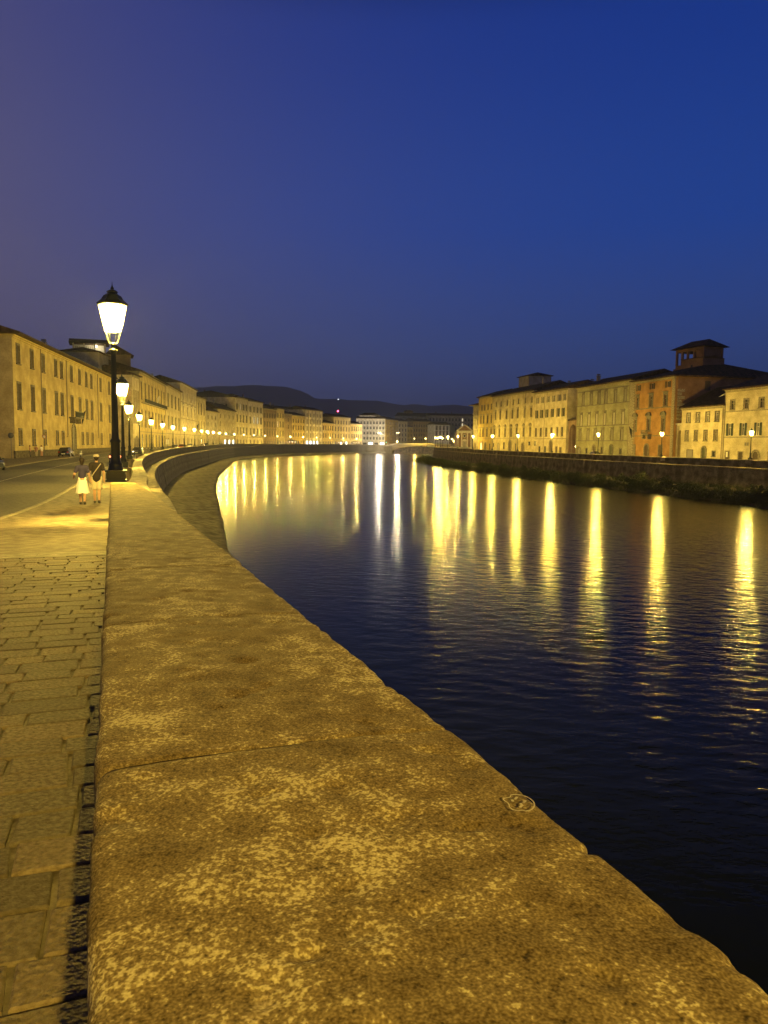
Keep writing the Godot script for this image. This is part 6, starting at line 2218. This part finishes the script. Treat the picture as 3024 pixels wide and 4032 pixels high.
func scooter(at: Vector3, turn: float) -> void:
	var o := thing("motor_scooter", "motor scooter with a lit headlight beside the black parked car", "scooter", at, turn)
	for z in [-0.62, 0.66]:
		var w := Bag.new()
		w.lathe([Vector2(0.16, -0.05), Vector2(0.25, -0.05), Vector2(0.27, 0.0), Vector2(0.25, 0.05), Vector2(0.16, 0.05)], 16)
		var m := part("wheel", w.done(), M.tyre, o, Vector3(0, 0.27, z))
		m.rotation.z = PI / 2
	var b := Bag.new()
	b.ring([[Vector3(0.12, 0.35, -0.95), Vector3(0.10, 0.62, -0.95), Vector3(-0.10, 0.62, -0.95), Vector3(-0.12, 0.35, -0.95)], [Vector3(0.2, 0.3, -0.5), Vector3(0.18, 0.74, -0.5), Vector3(-0.18, 0.74, -0.5), Vector3(-0.2, 0.3, -0.5)], [Vector3(0.17, 0.22, -0.05), Vector3(0.15, 0.7, -0.05), Vector3(-0.15, 0.7, -0.05), Vector3(-0.17, 0.22, -0.05)], [Vector3(0.17, 0.2, 0.1), Vector3(0.15, 0.3, 0.1), Vector3(-0.15, 0.3, 0.1), Vector3(-0.17, 0.2, 0.1)], [Vector3(0.17, 0.22, 0.36), Vector3(0.2, 0.34, 0.36), Vector3(-0.2, 0.34, 0.36), Vector3(-0.17, 0.22, 0.36)], [Vector3(0.18, 0.4, 0.48), Vector3(0.17, 0.92, 0.44), Vector3(-0.17, 0.92, 0.44), Vector3(-0.18, 0.4, 0.48)], [Vector3(0.1, 0.5, 0.58), Vector3(0.1, 0.95, 0.52), Vector3(-0.1, 0.95, 0.52), Vector3(-0.1, 0.5, 0.58)]], true)
	part("body", b.done(), M.car_silver, o)
	var s := Bag.new()
	s.box(Vector3(-0.15, 0.74, -0.8), Vector3(0.15, 0.83, -0.05))
	part("saddle", s.done(), M.tyre, o)
	var h := Bag.new()
	h.tube(Vector3(-0.34, 1.03, 0.38), Vector3(0.34, 1.03, 0.38), 0.02, 0.02, 8)
	h.tube(Vector3(0, 0.3, 0.66), Vector3(0, 1.03, 0.40), 0.03, 0.03, 8)
	part("handlebar", h.done(), M.pole, o)
	var l := Bag.new()
	l.lathe([Vector2(0.01, 0), Vector2(0.10, 0.01), Vector2(0.08, 0.07), Vector2(0.01, 0.08)], 12)
	var hm := part("headlight", l.done(), M.head_glow, o, Vector3(0, 0.86, 0.54))
	hm.rotation.x = PI / 2
	lamp_light(hm, Vector3(0, 0.04, 0), 1.2, Color(1.0, 0.9, 0.7), 0.05)

# ---------------------------------------------------------------- people
func skin_over(bones: Array, cell: float, k: float) -> ArrayMesh:
	# bones: [a, b, radius a, radius b]; joins tapered capsules with a smooth minimum and meshes the field as surface nets
	var lo := Vector3(1e9, 1e9, 1e9)
	var hi := -lo
	for q in bones:
		for e in 2:
			var r: float = q[2 + e] + k + cell * 2
			lo = lo.min(q[e] - Vector3.ONE * r)
			hi = hi.max(q[e] + Vector3.ONE * r)
	var nx := int((hi.x - lo.x) / cell) + 2
	var ny := int((hi.y - lo.y) / cell) + 2
	var nz := int((hi.z - lo.z) / cell) + 2
	var f := PackedFloat32Array()
	f.resize(nx * ny * nz)
	f.fill(0.3)
	for q in bones:
		var a: Vector3 = q[0]
		var b: Vector3 = q[1]
		var ra: float = q[2]
		var rb: float = q[3]
		var m := maxf(ra, rb) + k + cell * 2
		var l0 := ((a.min(b) - Vector3.ONE * m - lo) / cell).floor()
		var h0 := ((a.max(b) + Vector3.ONE * m - lo) / cell).ceil()
		var ab := b - a
		var dd := maxf(ab.length_squared(), 1e-9)
		for z in range(maxi(0, int(l0.z)), mini(nz, int(h0.z) + 1)):
			for y in range(maxi(0, int(l0.y)), mini(ny, int(h0.y) + 1)):
				var i := (z * ny + y) * nx
				for x in range(maxi(0, int(l0.x)), mini(nx, int(h0.x) + 1)):
					var p := lo + Vector3(x, y, z) * cell
					var t := clampf((p - a).dot(ab) / dd, 0.0, 1.0)
					var d := p.distance_to(a + ab * t) - lerpf(ra, rb, t)
					var o := f[i + x]
					var hh := clampf(0.5 + 0.5 * (o - d) / k, 0.0, 1.0)
					f[i + x] = lerpf(o, d, hh) - k * hh * (1.0 - hh)
	var st := SurfaceTool.new()
	st.begin(Mesh.PRIMITIVE_TRIANGLES)
	st.set_smooth_group(0)
	var ids := {}
	var count := 0
	var step := [1, nx, nx * ny]
	for z in nz - 1:
		for y in ny - 1:
			for x in nx - 1:
				var i := (z * ny + y) * nx + x
				var s := 0
				for c in 8:
					if f[i + (c & 1) + ((c >> 1) & 1) * nx + (c >> 2) * nx * ny] < 0.0:
						s += 1
				if s == 0 or s == 8:
					continue
				var sum := Vector3.ZERO
				var n := 0
				for c in 8:
					var va := f[i + (c & 1) + ((c >> 1) & 1) * nx + (c >> 2) * nx * ny]
					for e in 3:
						if c & (1 << e):
							continue
						var c2 := c | (1 << e)
						var vb := f[i + (c2 & 1) + ((c2 >> 1) & 1) * nx + (c2 >> 2) * nx * ny]
						if (va < 0.0) != (vb < 0.0):
							var pa := Vector3(c & 1, (c >> 1) & 1, c >> 2)
							var pb := Vector3(c2 & 1, (c2 >> 1) & 1, c2 >> 2)
							sum += pa.lerp(pb, va / (va - vb))
							n += 1
				st.add_vertex(lo + (Vector3(x, y, z) + sum / n) * cell)
				ids[i] = count
				count += 1
	for i in ids:
		for e in 3:
			var va := f[i]
			var vb := f[i + step[e]]
			if (va < 0.0) == (vb < 0.0):
				continue
			var s1: int = step[(e + 1) % 3]
			var s2: int = step[(e + 2) % 3]
			if not (ids.has(i - s1) and ids.has(i - s2) and ids.has(i - s1 - s2)):
				continue
			var q := [ids[i], ids[i - s1], ids[i - s1 - s2], ids[i - s2]]
			if va < 0.0:
				q.reverse()
			for t in [q[0], q[1], q[2], q[0], q[2], q[3]]:
				st.add_index(t)
	st.generate_normals()
	return st.commit()

func arm_bones(sh: Vector3, el: Vector3, wr: Vector3) -> Array:
	return [[sh, el, 0.050, 0.040], [el, wr, 0.040, 0.028]]

func hand_bones(wr: Vector3, dir: Vector3, thumb: Vector3) -> Array:
	# palm, four slightly curled fingers of unequal length, a thumb from the side of the palm
	var d := dir.normalized()
	var t := (thumb - d * thumb.dot(d)).normalized()
	var n := d.cross(t).normalized()
	var out := [[wr, wr + d * 0.05, 0.027, 0.030], [wr + d * 0.03 + t * 0.018, wr + d * 0.085 + t * 0.022, 0.018, 0.015], [wr + d * 0.03 - t * 0.018, wr + d * 0.08 - t * 0.025, 0.018, 0.015]]
	for k in 4:
		var o: Vector3 = wr + d * 0.085 + t * (0.028 - 0.0187 * k)
		var l: float = [0.036, 0.041, 0.038, 0.029][k]
		var m := o + d * l + n * 0.008
		out.append([o, m, 0.0095, 0.0085])
		out.append([m, m + (d * 0.75 + n * 0.66) * l * 0.9, 0.0085, 0.007])
	out.append([wr + d * 0.025 + t * 0.025, wr + d * 0.055 + t * 0.055, 0.013, 0.010])
	out.append([wr + d * 0.055 + t * 0.055, wr + d * 0.085 + t * 0.058, 0.010, 0.008])
	return out

func make_person(label: String, at: Vector3, turn: float, P0: Dictionary, cell: float) -> Node3D:
	# faces local -z; feet on y = 0
	var o := thing("person", label, "person", at, turn)
	var s: float = P0.height / 1.75
	var f: bool = P0.get("woman", false)
	var hipw := 0.085 * s
	var shw := (0.165 if f else 0.19) * s
	var stride: float = P0.get("stride", 0.16) * s
	var hipY := 0.92 * s
	var hip := [Vector3(-hipw, hipY, 0), Vector3(hipw, hipY, 0)]
	var knee := [Vector3(-hipw, 0.50 * s, -stride * 0.75), Vector3(hipw * 0.9, 0.49 * s, -stride * 0.12)]
	var ankle := [Vector3(-hipw * 0.9, 0.085 * s, -stride), Vector3(hipw * 0.8, 0.12 * s, stride * 1.2)]
	var toe := [Vector3(-hipw, 0.035 * s, -stride - 0.17 * s), Vector3(hipw * 0.9, 0.035 * s, stride * 1.2 - 0.15 * s)]
	var neck := Vector3(0, 1.45 * s, 0.0)
	var head := Vector3(0, 1.635 * s, -0.01)
	var sh := [Vector3(-shw, 1.405 * s, 0), Vector3(shw, 1.405 * s, 0)]
	var el: Array = P0.elbows
	var wr: Array = P0.wrists
	var b := []
	for k in 2:
		b.append([hip[k], knee[k], 0.085 * s, 0.055 * s])
		b.append([knee[k], knee[k].lerp(ankle[k], 0.35) + Vector3(0, 0, 0.015), 0.054 * s, 0.056 * s])
		b.append([knee[k].lerp(ankle[k], 0.35) + Vector3(0, 0, 0.015), ankle[k], 0.056 * s, 0.036 * s])
		b.append([ankle[k], toe[k], 0.036 * s, 0.032 * s])
		b += arm_bones(sh[k] * Vector3(0.97, 1, 1), el[k] * s, wr[k] * s)
	b.append([Vector3(0, 0.95 * s, 0), Vector3(0, 1.12 * s, 0), (0.135 if f else 0.13) * s, (0.105 if f else 0.125) * s])
	b.append([Vector3(0, 1.12 * s, 0), Vector3(0, 1.34 * s, 0), (0.105 if f else 0.125) * s, 0.125 * s])
	b.append([sh[0] * Vector3(0.75, 1, 1), sh[1] * Vector3(0.75, 1, 1), 0.07 * s, 0.07 * s])
	b.append([neck - Vector3(0, 0.04, 0), head - Vector3(0, 0.06, 0), 0.055 * s, 0.05 * s])
	# head: skull, jaw, nose, ears
	b.append([head + Vector3(0, 0.025, 0.015) * s, head + Vector3(0, 0.01, -0.015) * s, 0.088 * s, 0.084 * s])
	b.append([head + Vector3(0, -0.03, -0.03) * s, head + Vector3(0, -0.075, -0.045) * s, 0.06 * s, 0.042 * s])
	b.append([head + Vector3(0, 0.0, -0.09) * s, head + Vector3(0, -0.025, -0.112) * s, 0.011 * s, 0.015 * s])
	for e in [-1, 1]:
		b.append([head + Vector3(e * 0.083, 0.012, 0.01) * s, head + Vector3(e * 0.083, -0.02, 0.005) * s, 0.015 * s, 0.012 * s])
	for k in 2:
		var dir: Vector3 = (wr[k] - el[k]).normalized()
		b += hand_bones(wr[k] * s, dir + Vector3(0, -0.3, 0), Vector3(0, 0.1, -1))
	part("body", skin_over(b, cell, 0.022), M.skin, o)
	# eyes and mouth
	for e in [-1, 1]:
		var q := Bag.new()
		q.lathe([Vector2(0.001, -0.009), Vector2(0.012, 0.0), Vector2(0.001, 0.009)], 8)
		part("eye", q.done(), M.hair_dark, o, head + Vector3(e * 0.032, 0.005, -0.088) * s)
	# hair or cap
	var hb := [[head + Vector3(0, 0.05, 0.01) * s, head + Vector3(0, 0.045, 0.03) * s, 0.088 * s, 0.092 * s], [head + Vector3(0, 0.0, 0.045) * s, head + Vector3(0, (-0.11 if f else -0.05), 0.05) * s, 0.078 * s, (0.055 if f else 0.05) * s]]
	part("hair", skin_over(hb, 0.012 if cell < 0.02 else 0.02, 0.03), M.hair_dark, o)
	if P0.get("cap", false):
		var c := Bag.new()
		c.lathe([Vector2(0.112, 0.045), Vector2(0.114, 0.07), Vector2(0.10, 0.12), Vector2(0.05, 0.148), Vector2(0.004, 0.153)], 16)
		c.box(Vector3(-0.07, 0.045, -0.19), Vector3(0.07, 0.058, -0.09))
		part("cap", c.done(), M.strap, o, head + Vector3(0, 0.0, 0.01))
	# top: torso and short sleeves
	var tb := [[Vector3(0, (1.0 if f else 0.93) * s, 0), Vector3(0, 1.14 * s, 0), (0.128 if f else 0.165) * s, (0.122 if f else 0.155) * s], [Vector3(0, 1.14 * s, 0), Vector3(0, 1.35 * s, 0), (0.122 if f else 0.155) * s, 0.142 * s], [sh[0] * Vector3(0.8, 0.995, 1), sh[1] * Vector3(0.8, 0.995, 1), 0.088 * s, 0.088 * s]]
	for k in 2:
		var e2: Vector3 = el[k] * s
		tb.append([sh[k] * Vector3(0.95, 0.995, 1), sh[k].lerp(e2, 0.62), 0.074 * s, 0.066 * s])
	part("top", skin_over(tb, cell, 0.03), M[P0.top], o)
	if f:
		# full midi skirt with folds
		var k := Bag.new()
		var rings := []
		for i in 8:
			var t := i / 7.0
			var r := []
			for a in 36:
				var an := -TAU * a / 36
				var rad := lerpf(0.135, 0.235, pow(t, 0.8)) * s * (1.0 + 0.07 * t * sin(an * 9.0 + 1.0) + 0.04 * t * sin(an * 4.0))
				r.append(Vector3(cos(an) * rad, (1.03 - 0.60 * t) * s + 0.01 * sin(an * 5.0) * t, sin(an) * rad * 0.85 - 0.02 * t))
			rings.append(r)
		rings.reverse()
		k.ring(rings, true)
		part("skirt", k.done(), M[P0.bottom], o)
	else:
		var kb := [[Vector3(0, 0.98 * s, 0), Vector3(0, 0.90 * s, 0), 0.142 * s, 0.13 * s]]
		for i in 2:
			var frac: float = P0.get("leg", 0.8)
			if frac <= 1.0:
				kb.append([hip[i], hip[i].lerp(knee[i], frac), 0.107 * s, 0.09 * s])
			else:
				kb.append([hip[i], knee[i], 0.102 * s, 0.075 * s])
				kb.append([knee[i], knee[i].lerp(ankle[i], 0.9), 0.075 * s, 0.065 * s])
		part("shorts" if P0.get("leg", 0.8) <= 1.0 else "trousers", skin_over(kb, cell, 0.02), M[P0.bottom], o)
	for i in 2:
		var sb := [[ankle[i] + Vector3(0, -0.03, 0.02) * s, toe[i], 0.046 * s, 0.040 * s], [Vector3(ankle[i].x, maxf(0.045 * s, ankle[i].y - 0.045 * s), ankle[i].z + 0.03), toe[i] + Vector3(0, 0.003, 0), 0.044 * s, 0.038 * s]]
		part("shoe", skin_over(sb, cell, 0.02), M.shoe, o)
	if P0.get("bag", false):
		var g := Bag.new()
		g.ring([[Vector3(0.10, -0.18, 0.10), Vector3(0.13, -0.10, 0.0), Vector3(-0.13, -0.10, 0.0), Vector3(-0.10, -0.18, 0.10)], [Vector3(0.12, 0.1, 0.13), Vector3(0.14, 0.1, 0.0), Vector3(-0.14, 0.1, 0.0), Vector3(-0.12, 0.1, 0.13)], [Vector3(0.08, 0.18, 0.06), Vector3(0.09, 0.18, 0.0), Vector3(-0.09, 0.18, 0.0), Vector3(-0.08, 0.18, 0.06)]], true)
		var st := Bag.new()
		st.tube(Vector3(0.15, 1.44, 0.10) * s, Vector3(-0.02, 1.2, 0.17) * s, 0.017, 0.017, 6)
		st.tube(Vector3(-0.02, 1.2, 0.17) * s, Vector3(-0.19, 0.95, 0.08) * s, 0.017, 0.017, 6)
		part("strap", st.done(), M.strap, o)
	return o

func build_people() -> void:
	# the couple on the pavement, walking away along the parapet
	var y := EYE - 2.27
	var dir := atan2(0.354, 1.0)
	make_person("woman in a dark blue top and white midi skirt walking away beside the parapet", P(px(322) * 27.4, 27.4, y), dir, {"height": 1.66, "woman": true, "stride": 0.13, "top": "top_blue", "bottom": "skirt", "elbows": [Vector3(-0.27, 1.14, 0.04), Vector3(0.24, 1.13, 0.03)], "wrists": [Vector3(-0.30, 1.05, -0.17), Vector3(0.29, 0.93, -0.05)]}, 0.018)
	make_person("man in black shirt, pale shorts and cap walking away beside the parapet", P(px(379) * 28.0, 28.0, y), dir, {"height": 1.76, "stride": 0.12, "top": "shirt_black", "bottom": "shorts", "cap": true, "bag": true, "leg": 0.85, "elbows": [Vector3(-0.25, 1.12, 0.05), Vector3(0.25, 1.12, 0.06)], "wrists": [Vector3(-0.24, 0.90, -0.06), Vector3(0.25, 0.88, -0.02)]}, 0.018)
	# four people before the palace, far off
	var looks := [["person in dark clothes, leftmost of the four before the palace", 94, "shirt_black", "trousers", 2.0], ["person in brown sitting low, second of the four before the palace", 119, "shirt_pink", "trousers", 2.0], ["person in a rose shirt, third of the four before the palace", 144, "shirt_pink", "shorts", 0.9], ["person in pale clothes, rightmost of the four before the palace", 165, "skirt", "shirt_pink", 2.0]]
	var root: Node3D = null
	for i in 4:
		var l: Array = looks[i]
		var d: float = [110.0, 111.0, 113.0, 116.0][i]
		if root == null:
			root = make_person(l[0], P(px(l[1]) * d, d, EYE - 2.44), 1.2, {"height": 1.7, "stride": 0.06, "top": l[2], "bottom": l[3], "leg": l[4], "elbows": [Vector3(-0.24, 1.14, 0.03), Vector3(0.24, 1.14, 0.03)], "wrists": [Vector3(-0.24, 0.92, -0.08), Vector3(0.24, 0.90, -0.04)]}, 0.03)
			root.set_meta("kind_name", "person")
			root.set_meta("group", "people standing before the palace")
		else:
			var p := another(root, P(px(l[1]) * d, d, EYE - 2.44), 0.6 + i * 1.3, l[0])
			for c in p.get_children():
				if c.name.begins_with("top"):
					c.material_override = M[l[2]]
				if c.name.begins_with("trousers"):
					c.material_override = M[l[3]]

# ---------------------------------------------------------------- plants on the right bank
func shrub_mesh(s: int, w: float, h: float, n: int) -> ArrayMesh:
	var r := RandomNumberGenerator.new()
	r.seed = s
	var st := SurfaceTool.new()
	st.begin(Mesh.PRIMITIVE_TRIANGLES)
	st.set_smooth_group(-1)
	var lobes := []
	for k in 7:
		lobes.append([Vector3(r.randf_range(-0.6, 0.6) * w, r.randf_range(0.25, 0.75) * h, r.randf_range(-0.5, 0.5) * w), r.randf_range(0.25, 0.42) * w])
	for i in n:
		var l: Array = lobes[r.randi() % lobes.size()]
		var v := Vector3(r.randfn(), r.randfn(), r.randfn()).normalized()
		var p: Vector3 = l[0] + v * l[1] * pow(r.randf(), 0.4) * Vector3(1, 0.8, 1)
		p.y = maxf(p.y, 0.03)
		var a := Vector3(r.randfn(), r.randfn() * 0.6, r.randfn()).normalized()
		var b := a.cross(Vector3(r.randfn(), r.randfn(), r.randfn())).normalized()
		var z := r.randf_range(0.09, 0.2)
		st.add_vertex(p - a * z)
		st.add_vertex(p + b * z * 0.45)
		st.add_vertex(p + a * z)
		st.add_vertex(p - a * z)
		st.add_vertex(p + a * z)
		st.add_vertex(p - b * z * 0.45)
	st.generate_normals()
	return st.commit()

func build_plants() -> void:
	var r := RandomNumberGenerator.new()
	r.seed = 33
	var meshes := []
	for k in 5:
		meshes.append(shrub_mesh(50 + k, [1.5, 2.0, 1.7, 2.6, 1.3][k], [1.3, 1.7, 2.2, 1.6, 1.0][k], [420, 560, 560, 640, 360][k]))
	var counts := {}
	var n := 0
	var i := 0
	while i < R.size():
		var d: float = R[i].y
		if d > 70 and d < 372:
			var nm := side(R, i)
			for k in (3 if d < 200 else 2):
				var t := r.randf_range(0.15, 0.97)
				if k == 0:
					t = r.randf_range(0.78, 0.98)
				var q: Vector2 = R[i] - nm * (0.4 + bank_width(d) * t * 0.94) + Vector2(r.randf_range(-0.8, 0.8), r.randf_range(-1.2, 1.2))
				var y := lerpf(0.95, 0.12, t)
				var m: int = r.randi() % 5
				var s := r.randf_range(0.65, 1.15)
				var o := part(numbered("shrub"), meshes[m], M["leaf_%d" % (r.randi() % 3)], self, P(q.x, q.y, y - 0.1), r.randf() * TAU)
				o.scale = Vector3(s, s * r.randf_range(0.7, 1.15), s)
				var where := "at the water's edge" if t > 0.7 else ("halfway up the slope" if t > 0.4 else "under the wall")
				counts[where] = counts.get(where, 0) + 1
				tag(o, "%s dark shrub %s on the right bank, counted from the right edge" % [ordinal(counts[where]), where], "shrub", "shrubs along the right bank")
				n += 1
		i += 1 if d > 200 else 1
	# grass between them, one mass
	var g := SurfaceTool.new()
	g.begin(Mesh.PRIMITIVE_TRIANGLES)
	for k in 9:
		var a := r.randf() * TAU
		var lean := Vector3(cos(a), 0, sin(a)) * r.randf_range(0.05, 0.25)
		var sd := Vector3(-sin(a), 0, cos(a)) * 0.02
		var o := Vector3(r.randf_range(-0.2, 0.2), 0, r.randf_range(-0.2, 0.2))
		g.add_vertex(o - sd)
		g.add_vertex(o + Vector3(0, r.randf_range(0.3, 0.6), 0) + lean)
		g.add_vertex(o + sd)
	g.generate_normals()
	var mm := MultiMesh.new()
	mm.transform_format = MultiMesh.TRANSFORM_3D
	mm.mesh = g.commit()
	mm.instance_count = 9000
	for k in 9000:
		var idx := r.randi() % R.size()
		while R[idx].y < 70 or R[idx].y > 380:
			idx = r.randi() % R.size()
		var t := r.randf()
		var q: Vector2 = R[idx] - side(R, idx) * (0.3 + bank_width(R[idx].y) * t) + Vector2(r.randf_range(-1.5, 1.5), r.randf_range(-1.5, 1.5))
		mm.set_instance_transform(k, Transform3D(Basis(Vector3.UP, r.randf() * TAU).scaled(Vector3.ONE * r.randf_range(0.8, 1.7)), P(q.x, q.y, lerpf(0.9, 0.05, t) - 0.05)))
	var go := MultiMeshInstance3D.new()
	go.name = "grass"
	go.multimesh = mm
	go.material_override = M.leaf_1
	add_child(go)
	go.set_meta("kind", "stuff")
	tag(go, "rough grass covering the slope of the right bank between the shrubs", "grass")

func ordinal(n: int) -> String:
	if n <= ORD.size():
		return ORD[n - 1]
	var suffix := "th"
	if n % 100 < 11 or n % 100 > 13:
		suffix = ["th", "st", "nd", "rd", "th", "th", "th", "th", "th", "th"][n % 10]
	return str(n) + suffix
